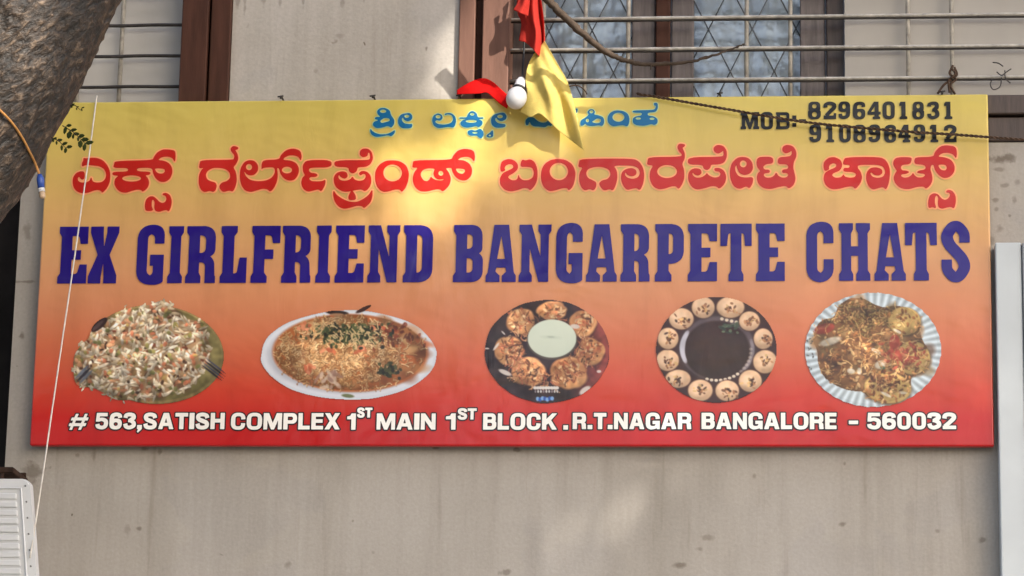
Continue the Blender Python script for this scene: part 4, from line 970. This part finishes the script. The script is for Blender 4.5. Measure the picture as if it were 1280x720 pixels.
for k in range(16): c.stamp(80+U(-15, 25), 330+U(-30, 160), U(4, 9), U(2, 5), U(0, 3), (74, 70, 66), .4, .8, False)
c.build('printed picture of topped crackers on a pleated white paper plate')

# ------------------------------------------------------------------ things on and beside the sign
# white panel beside the sign's end
def rrect_panel(name, x0, x1, z0, z1, y0, y1, bev, mat, parent=None):
    bm = bmesh.new(); box_bm(bm, x0, x1, y0, y1, z0, z1, bev, 3); return link(name, bm_mesh(name, bm), mat, parent)
pb = empty('blank_board', (X(1262, -.02, 500), 0, SZ-1.6))
tag(pb, 'tall plain white board fixed to the wall beside the end of the sign', 'board')
zt = Z(303, 1258, -.02)
rrect_panel('board_face', X(1247.5, -.02, 510), X(1281, -.02, 510), zt-2.6, zt, -.022, WY-.002, .006, MAT['white'], pb)
rrect_panel('edge_trim', X(1281.6, -.02, 510), X(1290, -.02, 510), zt-2.6, zt-.004, -.030, WY-.002, .003, MAT['grey'], pb)
rrect_panel('board_face', X(1290.6, -.02, 510), X(1290.6, -.02, 510)+1.1, zt-2.6, zt, -.022, WY-.002, .006, MAT['white'], pb)

# ribbed white cabinet
yc = -.34
cab = empty('ribbed_cabinet', tuple(pt(0, 720, yc)))
tag(cab, 'white ribbed plastic cabinet with small screws beside a rusty bracket', 'cabinet')
cx1 = float(at(33.5, 660, yc)[0]); cz1 = float(at(10, 598.5, yc)[2]); cx0 = cx1-.62; cz0 = cz1-.42
def rr_plate(bm, x0, x1, z0, z1, r, y0, y1, n=8):
    P = []
    for (cx, cz, a0) in ((x1-r, z1-r, 0), (x0+r, z1-r, 90), (x0+r, z0+r, 180), (x1-r, z0+r, 270)):
        for k in range(n+1):
            a = math.radians(a0+90*k/n); P.append((cx+r*math.cos(a), cz+r*math.sin(a)))
    f = [bm.verts.new((x, y0, z)) for x, z in P]; b = [bm.verts.new((x, y1, z)) for x, z in P]
    bm.faces.new(f[::-1]); bm.faces.new(b); N = len(P)
    for i in range(N): bm.faces.new((f[i], f[(i+1) % N], b[(i+1) % N], b[i]))
bm = bmesh.new(); rr_plate(bm, cx0, cx1, cz0, cz1, .022, yc, yc+.045)
bmesh.ops.bevel(bm, geom=[e for e in bm.edges if all(abs(v.co.y-yc) < 1e-5 for v in e.verts)], offset=.006, segments=3, affect='EDGES')
def cabpart(name, bm, mat, parent=cab, smooth=False):
    for v_ in bm.verts: v_.co.x += .128*(cz1-v_.co.z)*(v_.co.x-cx0)/(cx1-cx0)
    bmesh.ops.recalc_face_normals(bm, faces=bm.faces)
    return link(name, bm_mesh(name, bm), mat, parent, smooth)
cabpart('housing', bm, MAT['whitebox'])
bm = bmesh.new()
for (a, b, c, d) in ((cx1-.034, cx1-.029, cz0+.02, cz1-.03), (cx0+.03, cx0+.035, cz0+.02, cz1-.03), (cx0+.036, cx1-.035, cz1-.035, cz1-.030)):
    box_bm(bm, a, b, yc-.006, yc+.004, c, d, .0015)
cabpart('raised_rim', bm, MAT['whitebox'])
z = cz1-.050; k = 0
while z > cz0+.05:
    bm = bmesh.new(); box_bm(bm, cx0+.05, cx1-.048, yc-.006, yc+.004, z-.021, z, .0048, 3)
    if abs(z-(cz1-.245)) < .012:
        pass
    cabpart('rib', bm, MAT['whitebox'], cab); z -= .0285; k += 1
for q in range(9):
    bm = bmesh.new(); bmesh.ops.create_cone(bm, segments=12, radius1=.0032, radius2=.0026, depth=.003, cap_ends=True, matrix=Matrix.Translation((cx1-.016, yc-.0022, cz1-.024-.061*q*.9)) @ Matrix.Rotation(math.radians(90), 4, 'X'))
    if cz1-.024-.061*q*.9 < cz0+.02: bm.free(); break
    cabpart('screw', bm, MAT['screw'])
# bracket that carries the cabinet
br = empty('rusty_bracket', (cx1-.3, WY, cz1+.02))
tag(br, 'rusty brown steel bracket above the white ribbed cabinet', 'bracket')
zb = Z(594, 20, -.05)
box('bracket_shelf', XL-.35, X(36, WY, 580), -.16, WY-.002, zb-.012, zb+.008, MAT['rust'], br, .002)
box('bracket_flange', XL-.35, X(34, WY, 580), WY-.010, WY-.0025, zb+.009, zb+.028, MAT['rust'], br, .002)
for xx in (XL-.25, X(22, WY, 580)):
    V, F = tube_data([(xx, -.15, zb-.012), (xx, -.20, zb-.2), (xx, yc+.05, zb-.26)], .008, 8)
    link('bracket_arm', mesh_np('bracket_arm', V, F), MAT['rust'], br, True)

# clips that hold the sign's top edge
for px in (351, 466, 574, 900, 1178):
    q = pt(px, 121.5-(px-351)*.0072, -.004)
    V1, F1 = tube_data([(q.x, WY-.002, q.z+.006), (q.x, .012, q.z+.007), (q.x, -.006, q.z+.003), (q.x, -.008, q.z-.006)], .0035, 8)
    V2, F2 = tube_data([(q.x-.011, -.006, q.z+.001), (q.x+.010, -.007, q.z+.004)], .003, 8)
    V, F = merge([(V1, F1), (V2, F2)])
    o = link('wire_hook', mesh_np('wire_hook', V, F), MAT['iron'], sign, True)

# white string hanging in front of the sign
P = [pt(121, 120, -.006), pt(120, 127, -.010)] + [pt(px, py, y) for px, py, y in ((112, 190, -.03), (103, 252, -.06), (92, 330, -.10), (81, 404, -.14), (67, 500, -.20), (54, 590, -.27), (45, 650, -.32), (37.5, 697, yc-.012))]
P = [Vector(p) for p in catmull(P, 8)]
tag(tube('white_string', P, .0027, MAT['string'], None, 8, .1), 'thin white string slanting down across the left end of the sign to the ribbed cabinet', 'string')

# dark twisted cord
P = [pt(796, 116.5, .01), pt(802, 118.5, -.012), pt(820, 121, -.02), pt(906, 136, -.03), pt(1010, 153, -.035), pt(1122, 163.5, -.035), pt(1197, 168.5, -.03), pt(1280, 174.5, -.025), pt(1420, 182, -.02), pt(1500, 180, WY-.004)]
P = [Vector(p) for p in catmull(P, 60)]
parts = []
for ph in (0, math.pi):
    s = 0; Q = []
    for i, p in enumerate(P):
        if i: s += (p-P[i-1]).length
        a = s*2*math.pi/.034+ph; Q.append(p+Vector((0, math.cos(a), math.sin(a)))*.0028)
    parts.append(tube_data(Q, .0030, 6))
V, F = merge(parts)
tag(link('twisted_cord', mesh_np('twisted_cord', V, F), MAT['rope'], None, True), 'dark brown twisted cord sagging across the phone numbers', 'cord')

# bare branch in front of the window bars
path = [(655, -60, -.30), (672, -18, -.27), (690, 5, -.25), (715, 30, -.22), (737, 49, -.20), (760, 66, -.17), (780, 75, -.15), (800, 79.5, -.13), (828, 80, -.11), (860, 77.5, -.10), (890, 70, -.09), (915, 61, -.08), (930, 55, -.07)]
P = [Vector(p)+Vector((U(-1, 1), U(-1, 1), U(-1, 1)))*.002 for p in catmull([pt(*q) for q in path], 8)]
n = len(P); rad = [.0150*(1-i/n)**1.25+.0026+(.0022 if i % 13 == 0 else 0) for i in range(n)]
br_ = tag(tube('bare_branch', P, rad, MAT['branch'], None, 10, .08), 'bare brown branch curving across the window bars beside the flag', 'branch')
tw = pt(812, 80, -.12); 
tube('twig', [tw, tw+Vector((.006, -.004, -.012)), tw+Vector((.004, -.004, -.022))], [.0035, .003, .0015], MAT['branch'], br_, 6)

# scraps of wire tied to the bars
def scrap(name, paths, mat, r):
    V, F = merge([tube_data([Vector(p) for p in catmull([pt(*q) for q in pa], 6)], r, 6) for pa in paths])
    return link(name, mesh_np(name, V, F), mat, None, True)
yy = yg-.013
tag(scrap('wire_scrap', [[(1191, 82, yy), (1187, 92, yy-.006), (1195, 99, yy-.01), (1188, 106, yy-.008), (1194, 118, yy-.004)], [(1193, 84, yy), (1196, 94, yy-.008), (1186, 100, yy-.012), (1187, 116, yy-.004)], [(1189, 100, yy-.008), (1180, 106, yy-.008), (1172, 117, yy-.006)], [(1190, 86, yy-.01), (1194, 92, yy-.012), (1189, 98, yy-.014)]], MAT['rope'], .0042),
    'brown rag-like cord knotted round a crossing of the window bars', 'cord')
tag(scrap('wire_scrap', [[(1241, 78, yy), (1248, 79, yy-.004), (1254, 83, yy-.004)], [(1246, 90, yy), (1252, 94, yy-.008), (1258, 90, yy-.006), (1264, 86, yy-.004)], [(1252, 97, yy-.004), (1250, 108, yy-.01), (1242, 112, yy-.012), (1238, 106, yy-.01), (1240, 99, yy-.006)], [(1256, 88, yy), (1257, 98, yy-.008), (1263, 104, yy-.006)]], MAT['iron'], .0022),
    'thin black wire looped loosely on the lowest window bar', 'wire')
tag(scrap('wire_scrap', [[(700, 116, yy), (712, 108, yy-.01), (722, 107, yy-.012), (730, 112, yy-.01), (734, 118, yy-.008)]], MAT['rope'], .0022),
    'thin brown wire curling above the sign beside the yellow flag', 'wire')

# flag
fl = empty('flag', tuple(pt(676, 130, -.07)))
tag(fl, 'red and yellow cloth flag hanging over the top edge of the sign', 'flag')
def curve_at(P, t):
    P = np.array(P, float); d = np.concatenate([[0], np.cumsum(np.hypot(*np.diff(P, axis=0).T))]); d /= d[-1]
    Q = np.array(catmull(P, 12)); e = np.concatenate([[0], np.cumsum(np.hypot(*np.diff(Q, axis=0).T))]); e /= e[-1]
    return np.stack([np.interp(t, e, Q[:, 0]), np.interp(t, e, Q[:, 1])], -1)
def coons(name, top, bot, left, right, depth, mat, parent, nu=48, nv=64, off=(620, 0), sc=3.692):
    u = np.linspace(0, 1, nu); v = np.linspace(0, 1, nv)
    T, B, L, R = curve_at(top, u), curve_at(bot, u), curve_at(left, v), curve_at(right, v)
    V = []
    for j in range(nv):
        for i in range(nu):
            a, b = u[i], v[j]
            p = (1-b)*T[i]+b*B[i]+(1-a)*L[j]+a*R[j]-((1-a)*(1-b)*T[0]+a*(1-b)*T[-1]+(1-a)*b*B[0]+a*b*B[-1])
            V.append(at(off[0]+p[0]/sc, off[1]+p[1]/sc, depth(a, b)))
    F = [(j*nu+i, j*nu+i+1, (j+1)*nu+i+1, (j+1)*nu+i) for j in range(nv-1) for i in range(nu-1)]
    o = link(name, mesh_np(name, V, F), mat, parent, True)
    s = o.modifiers.new('thickness', 'SOLIDIFY'); s.thickness = .0012
    return o
def dy(a, b):
    k = min(1, b*1.6)
    return -.058 - .020*b + k*(.020*math.sin(a*8.0+b*2.6)+.009*math.sin(a*15-b*5+1)) + .010*math.sin(b*7+a*3)
coons('yellow_cloth', [(176, 246), (200, 222), (224, 188)], [(108, 514), (135, 530), (162, 540), (200, 524), (250, 566), (300, 612), (405, 692)],
      [(176, 246), (150, 295), (136, 365), (142, 440), (108, 514)], [(224, 188), (282, 290), (332, 382), (366, 505), (405, 692)], dy, MAT['yellow_cloth'], fl)
def dr(a, b):
    return -.055+.022*math.sin(a*7.5+b*1.2+.6)+.012*math.sin(a*15+b*4)-.02*(1-b)
coons('red_cloth', [(118, -90), (160, -90), (196, -90)], [(106, 188), (135, 196), (165, 220), (206, 262), (226, 188)],
      [(118, -90), (96, 0), (100, 60), (118, 110), (106, 188)], [(196, -90), (212, 20), (222, 100), (226, 188)], dr, MAT['red_cloth'], fl)
coons('red_fold', [(112, -90), (140, -90), (160, -90)], [(80, 46), (110, 60), (148, 76)], [(112, -90), (104, 0), (80, 46)], [(160, -90), (156, 0), (148, 76)],
      lambda a, b: -.095+.012*math.sin(a*6+b*2), MAT['red_cloth'], fl, 20, 30)
tube('flag_tie', [pt(668, -26, -.09), pt(672, -40, -.03), pt(676, -52, yg), pt(680, -60, yg+.02)], .003, MAT['string'], fl, 6)

# bulb
A = pt(651, 101.5, -.055); B = pt(642.5, 134, -.10)
ax = (B-A).normalized(); Lb = (B-A).length
bulb = empty('light_bulb', tuple(A))
tag(bulb, 'white round light bulb with a black ring hanging at the sign top beside the flag', 'light bulb')
def lathe(name, prof, mat, parent, seg=28):
    a = ax.orthogonal().normalized(); b = ax.cross(a); V, F = [], []
    for (t, r) in prof:
        for k in range(seg):
            g = 2*math.pi*k/seg; V.append(A+ax*(t*Lb)+(a*math.cos(g)+b*math.sin(g))*r)
    for i in range(len(prof)-1):
        for k in range(seg):
            k2 = (k+1) % seg; F.append((i*seg+k, (i+1)*seg+k, (i+1)*seg+k2, i*seg+k2))
    F.append(tuple(range(seg))); F.append(tuple(range((len(prof)-1)*seg, len(prof)*seg))[::-1])
    return link(name, mesh_np(name, V, F), mat, parent, True)
R0 = .0365
prof = [(.36, .026)]+[(.40+.03*k, .027+.0095*math.sin(min(1, k/7)*math.pi/2)) for k in range(9)]
c0 = .66
prof = [(.34, .0200), (.37, .0235), (.42, .0285), (.48, .0328), (.56, .0358)]+[(c0+.34*math.sin(g), R0*math.cos(g)) for g in np.linspace(0, 1.52, 10)]
lathe('bulb_dome', prof, MAT['bulbw'], bulb)
lathe('bulb_ring', [(.255, .0190), (.265, .0222), (.335, .0228), (.345, .0195)], MAT['black'], bulb)
lathe('bulb_base', [(-.10, .006), (-.09, .0125), (-.01, .0135), (0.0, .0165), (.06, .0180), (.16, .0186), (.24, .0196), (.27, .0196)], MAT['bulbw'], bulb)
tube('bulb_wire', [A-ax*.002, A-ax*.02+Vector((0, .02, .01)), pt(655, 60, yg-.02), pt(656, 20, yg-.014), pt(654, -40, yg-.012)], .0035, MAT['black'], bulb, 8)

# red ribbon lying over the sign's top edge
def rib(a, b):
    return -.010-.045*max(0, a-.45)**1.2-.012*math.sin(a*6)*b-.010*b
o = coons('red_ribbon', [(571, 113), (582, 106), (594, 100), (606, 98), (617, 103), (627, 112), (637, 121)], [(571, 118), (584, 117.5), (598, 117), (609, 116), (617, 123), (625, 130), (634, 136)],
      [(571, 113), (571.2, 115), (571, 118)], [(637, 121), (636, 128), (634, 136)], rib, MAT['ribbon'], None, 40, 12, (0, 0), 1.0)
tag(o, 'bright red cloth ribbon draped over the top edge of the sign by the bulb', 'ribbon')

# ------------------------------------------------------------------ tree: leaning trunk in front of the sign's end, crown overhead
YT = -2.6
tree = empty('street_tree', (-2.6, YT, 0))
tag(tree, 'thick rough grey-brown tree trunk leaning in front of the sign', 'tree')
ctrl = [(300, -560, .20), (232, -410, .215), (170, -280, .225), (112, -168, .235), (54, -60, .242), (-2, 50, .25), (-58, 154, .255), (-104, 212, .262), (-185, 310, .27), (-250, 430, .275), (-290, 600, .28)]
pts = [np.append(at(px, py, YT+(.25 if py > 200 else .0)*0), r) for px, py, r in ctrl]
base = pts[-1]
pts += [np.array([base[0]-.05, YT, base[2]-.9, .29]), np.array([base[0]-.07, YT, base[2]-1.9, .31]), np.array([base[0]-.07, YT, .25, .36]), np.array([base[0]-.07, YT, -.1, .46])]
Q = np.array(catmull(pts, 30)); L_ = np.concatenate([[0], np.cumsum(np.linalg.norm(np.diff(Q[:, :3], axis=0), axis=1))])
step = .0075
s = np.concatenate([np.arange(0, L_[-1]*.62, step), np.arange(L_[-1]*.62, L_[-1], .04)]); ax_ = np.stack([np.interp(s, L_, Q[:, k]) for k in range(4)], 1)
nu = 240
th = np.linspace(0, 2*math.pi, nu, endpoint=False)
TH_, S_ = np.meshgrid(th/(2*math.pi), s)
tws = TH_+S_*.10
d = .030*(vnoise(TH_*4, S_*1.5, 1, 4)-.5)
wx = tws*40+1.4*vnoise(TH_*12, S_*9, 2, 12); wy = S_*16+1.5*vnoise(TH_*16, S_*12, 3, 16)
r1 = 1-np.abs(2*vnoise(wx, wy, 4)-1)
r2_ = 1-np.abs(2*vnoise(wx*2.1, wy*2.3, 5)-1)
pl_ = vnoise(tws*26, S_*11, 6)
d += .007*(pl_-.5)+.007*(r1**1.5-.5)+.004*(r2_-.5)+.002*(vnoise(TH_*120, S_*95, 7, 60)-.5)
T = np.gradient(ax_[:, :3], axis=0); T /= np.linalg.norm(T, axis=1)[:, None]
ref = np.array([0., 1., 0.]); A1 = ref-T*(T@ref)[:, None]; A1 /= np.linalg.norm(A1, axis=1)[:, None]; B1 = np.cross(T, A1)
rad_ = ax_[:, 3][:, None]+d
V = ax_[:, None, :3]+rad_[..., None]*(np.cos(th)[None, :, None]*A1[:, None]+np.sin(th)[None, :, None]*B1[:, None])
ns = len(s)
idx = np.arange(ns*nu).reshape(ns, nu); nx_ = np.roll(idx, -1, 1)
F = np.stack([idx[:-1], nx_[:-1], nx_[1:], idx[1:]], -1).reshape(-1, 4)
me = bpy.data.meshes.new('trunk'); Vf = V.reshape(-1, 3)
me.vertices.add(len(Vf)); me.vertices.foreach_set('co', Vf.ravel()); me.loops.add(F.size); me.loops.foreach_set('vertex_index', F.ravel())
me.polygons.add(len(F)); me.polygons.foreach_set('loop_start', np.arange(0, F.size, 4)); me.polygons.foreach_set('loop_total', np.full(len(F), 4)); me.update(); me.validate()
def bark_mat():
    m, nt, b = mat_base('flaky_grey_brown_bark', .55, .5)
    v = coords(nt, (1, 1, 1), (0, math.radians(-50), 0))
    mp = nt.nodes.new('ShaderNodeMapping'); mp.inputs['Scale'].default_value = (22, 14, 9); nt.links.new(v, mp.inputs[0]); v2 = mp.outputs[0]
    n1 = noise(nt, v, 6, 5, .6); n2 = noise(nt, v2, 3.0, 4, .60, .35)
    c = ramp(nt, n2, [(.36, (.006, .004, .003)), (.48, (.020, .0125, .008)), (.58, (.043, .027, .017)), (.73, (.205, .150, .108))]).outputs[0]
    c2 = ramp(nt, n1, [(.3, (.62, .58, .52)), (.7, (1.1, 1.08, 1.05))]).outputs[0]
    c = mixc(nt, 1.0, c, c2, 'MULTIPLY')
    nt.links.new(c, b.inputs['Base Color']); bump(nt, b, n2, .9, .016); return m
link('trunk', me, bark_mat(), tree, True)
MAT['bark2'] = simple('branch_bark', (.12, .09, .07), .85, .2, .4, 20, .5, 60)
# limbs and crown
top = Vector(pts[0][:3])
limbs = [[top+Vector((-.1, 0, -.15)), top+Vector((.5, -.3, .7)), top+Vector((1.8, -1.0, 1.6)), top+Vector((3.6, -1.8, 2.3))],
         [top+Vector((-.1, 0, -.15)), top+Vector((.2, .1, .9)), top+Vector((.9, -.2, 2.0)), top+Vector((1.6, -.8, 3.3))],
         [top+Vector((.0, 0, .2)), top+Vector((.2, .3, .9)), top+Vector((.4, .6, 2.0)), top+Vector((.7, .5, 3.1))],
         [top+Vector((1.6, -.9, 1.5)), top+Vector((2.8, -2.2, 1.9)), top+Vector((4.0, -3.6, 2.6))],
         [top+Vector((0, 0, .3)), top+Vector((-.8, -.6, 1.2)), top+Vector((-2.0, -1.4, 2.2))]]
for k, lp in enumerate(limbs):
    P = [Vector(p) for p in catmull(lp, 10)]
    tube('limb', P, [.17*(1-i/len(P))+.03 if k < 2 else .10*(1-i/len(P))+.02 for i in range(len(P))], MAT['bark2'], tree, 10, .06)
S = np.array(SUN)
LEFTN = 620
def lit(p):
    """share of sun let through the crown along the ray that passes p (gaps shaped to place the sun patches)"""
    w0 = p-S*(p[1]/S[1]); x, y = pix(w0)
    def g(cx, cy, rx, ry, an=0.0):
        c_, s_ = math.cos(an), math.sin(an); u, v = (x-cx)*c_+(y-cy)*s_, -(x-cx)*s_+(y-cy)*c_
        return math.exp(-((u/rx)**2+(v/ry)**2)**1.5)
    k = max(.66*g(545, 235, 240, 85, -.75), g(620, 60, 75, 110, .2), g(690, 110, 60, 110, .3), .5*g(760, 630, 170, 38, -.8), .4*g(850, 610, 60, 50), .32*g(1000, 300, 60, 180, .7))
    t = YT-.22; w1 = p-S*((p[1]-t)/S[1])
    if p[1] < t:
        x, y = pix(w1); k = max(k, g(10, 20, 100, 95, -.5), .7*g(10, 170, 60, 90))
    return k
def crown(clumps, per, spread, parent):
    verts, faces = [], []
    for cl in clumps:
        for k in range(per):
            p = cl+rng.normal(0, spread, 3)*np.array([1.2, 1.2, .7])
            x, y = pix(p)
            if p[1] > -.3: continue
            if p[1] > CAM[1]+.5 and -60 < x < 1340 and y > -90: continue
            if rng.random() < 1.5*lit(p): continue
            a = rng.normal(0, 1, 3); a /= np.linalg.norm(a); b = np.cross(a, rng.normal(0, 1, 3)); b /= np.linalg.norm(b)
            L2, W2 = rng.uniform(.05, .085), rng.uniform(.02, .034)
            o = len(verts); verts += [p-a*L2, p+b*W2, p+a*L2, p-b*W2]; faces.append((o, o+1, o+2, o+3))
    return link('crown', mesh_np('crown', verts, faces), MAT['leaf'], parent)
def ball(n, c, r):
    o = []
    while len(o) < n:
        q = rng.uniform(-1, 1, 3)
        if q@q < 1: o.append(np.array(c)+q*np.array(r))
    return o
crown(ball(36, top+Vector((1.2, -1.4, 2.6)), (2.6, 2.2, 1.0))+ball(110, (-3.3, -2.5, 6.9), (1.2, 1.3, 1.4))+ball(LEFTN, (-4.3, -6.4, 7.2), (3.3, 4.0, 2.5)), 90, .26, tree)  # left clumps are unseen, added to darken the left wall and sign reflections
# a second tree, out of view, added on the sun line to shade the sign
t2 = empty('street_tree', (7.4, -8.0, 0))
tag(t2, 'unseen tall leafy tree by the kerb, added to shade the sign', 'tree')
C2 = np.array([0.0, 0.0, SZ])+S*12.0+np.array([-.3, -.6, .1])
P = [Vector(p) for p in catmull([(7.4, -8.0, -.1), (7.4, -8.0, 1.5), (7.2, -7.9, 5.0), (6.9, -7.8, 8.5), (6.5, -7.7, 11.5)], 12)]
tube('trunk', P, [.26-.2*i/len(P) for i in range(len(P))], MAT['bark2'], t2, 14, .05)
for k in range(9):
    a = k*2.4; h = 7.0+k*.45; b0 = Vector((6.95-.1*(h-8), -7.8, h))
    b1 = b0+Vector((math.cos(a)*2.3, math.sin(a)*2.3, 1.3))
    tube('limb', [b0, b0.lerp(b1, .5)+Vector((0, 0, -.1)), b1], [.07, .045, .015], MAT['bark2'], t2, 8, .05)
crown(ball(620, C2, (3.3, 3.1, 2.7))+ball(90, (2.8, -9.8, 8.9), (2.4, 1.8, 1.3)), 110, .24, t2)  # last clumps added out of view to darken the sign's upper right reflection

# orange cord over the trunk with its connector
oc = empty('orange_cord', tuple(pt(52, 240, YT-.25)))
tag(oc, 'orange cord with a blue and white end hanging over the tree trunk', 'cord')
from mathutils.bvhtree import BVHTree
bv = BVHTree.FromPolygons([tuple(v) for v in Vf], [tuple(int(i) for i in f) for f in F])
def on_trunk(px, py, lift=.006):
    d_ = (pt(px, py, 0)-Vector(CAM)).normalized(); h = bv.ray_cast(Vector(CAM), d_)
    return (h[0]-d_*lift) if h[0] is not None else pt(px, py, YT-.1)
P = [on_trunk(*q) for q in ((-30, 118), (-14, 126), (0, 138), (12, 150), (22, 163), (30, 176), (37, 190), (43, 202))]
e = P[-1]; yE = e.y
P += [pt(47, 212, yE-.004), pt(50, 221, yE-.004)]
tube('cord', [Vector(p) for p in catmull(P, 6)], .0036, MAT['orange'], oc, 8)
tube('blue_sleeve', [pt(49.5, 218, yE-.004), pt(50.5, 224, yE-.004), pt(51.5, 236, yE-.004)], [.006, .0105, .009], MAT['blue'], oc, 12)
tube('white_collar', [pt(51.5, 235.5, yE-.004), pt(52.2, 240, yE-.004)], .0095, MAT['bulbw'], oc, 12)
tube('cord_end', [pt(52.2, 239.6, yE-.004), pt(53, 246, yE-.004), pt(53.3, 248, yE-.004)], [.0085, .0085, .006], MAT['tan'], oc, 12)

# leafy sprigs growing from the trunk
def sprig(px0, py0, px1, py1, n, y, label, size=.018):
    A_, B_ = pt(px0, py0, y), pt(px1, py1, y); sp = empty('leaf_sprig', tuple(A_)); tag(sp, label, 'leaves')
    tube('stalk', [A_, A_.lerp(B_, .5)+Vector((0, -.005, .006)), B_], [.0016, .0013, .0008], MAT['branch'], sp, 6)
    d_ = (B_-A_).normalized()
    for i in range(n):
        c_ = A_.lerp(B_, .12+.85*i/max(1, n-1))+Vector((U(-.003, .003), -.003, .004+U(-.003, .003)))
        for sg in (1, -1):
            pr = (Vector((-d_.z, 0, d_.x))*sg*U(.7, 1.1)+d_*U(.5, 1.0)+Vector((0, 0, -.25))+Vector((0, U(-.5, .1), 0))).normalized()
            sd = pr.cross(Vector((U(-.3, .3), -1, U(-.3, .3)))).normalized()
            Ls = size*U(.7, 1.25); Ws = Ls*U(.20, .30)
            vs = [c_, c_+pr*Ls*.35+sd*Ws, c_+pr*Ls*.75+sd*Ws*.8, c_+pr*Ls, c_+pr*Ls*.75-sd*Ws*.8, c_+pr*Ls*.35-sd*Ws, c_+pr*Ls*.5+Vector((0, -.002, 0))]
            fs = [(0, 1, 6), (1, 2, 6), (2, 3, 6), (3, 4, 6), (4, 5, 6), (5, 0, 6)]
            link('leaflet', mesh_np('leaflet', vs, fs), MAT['darkleaf'], sp)
sprig(78, 157, 108, 181, 6, YT-.02, 'small dark sprig of paired leaflets against the yellow sign edge', .024)
sprig(64, 172, 83, 186, 4, YT-.01, 'short drooping leaf sprig close against the trunk', .016)
sprig(88, 132, 101, 138, 3, YT-.01, 'tiny leaf tip poking out from the trunk edge higher up', .010)
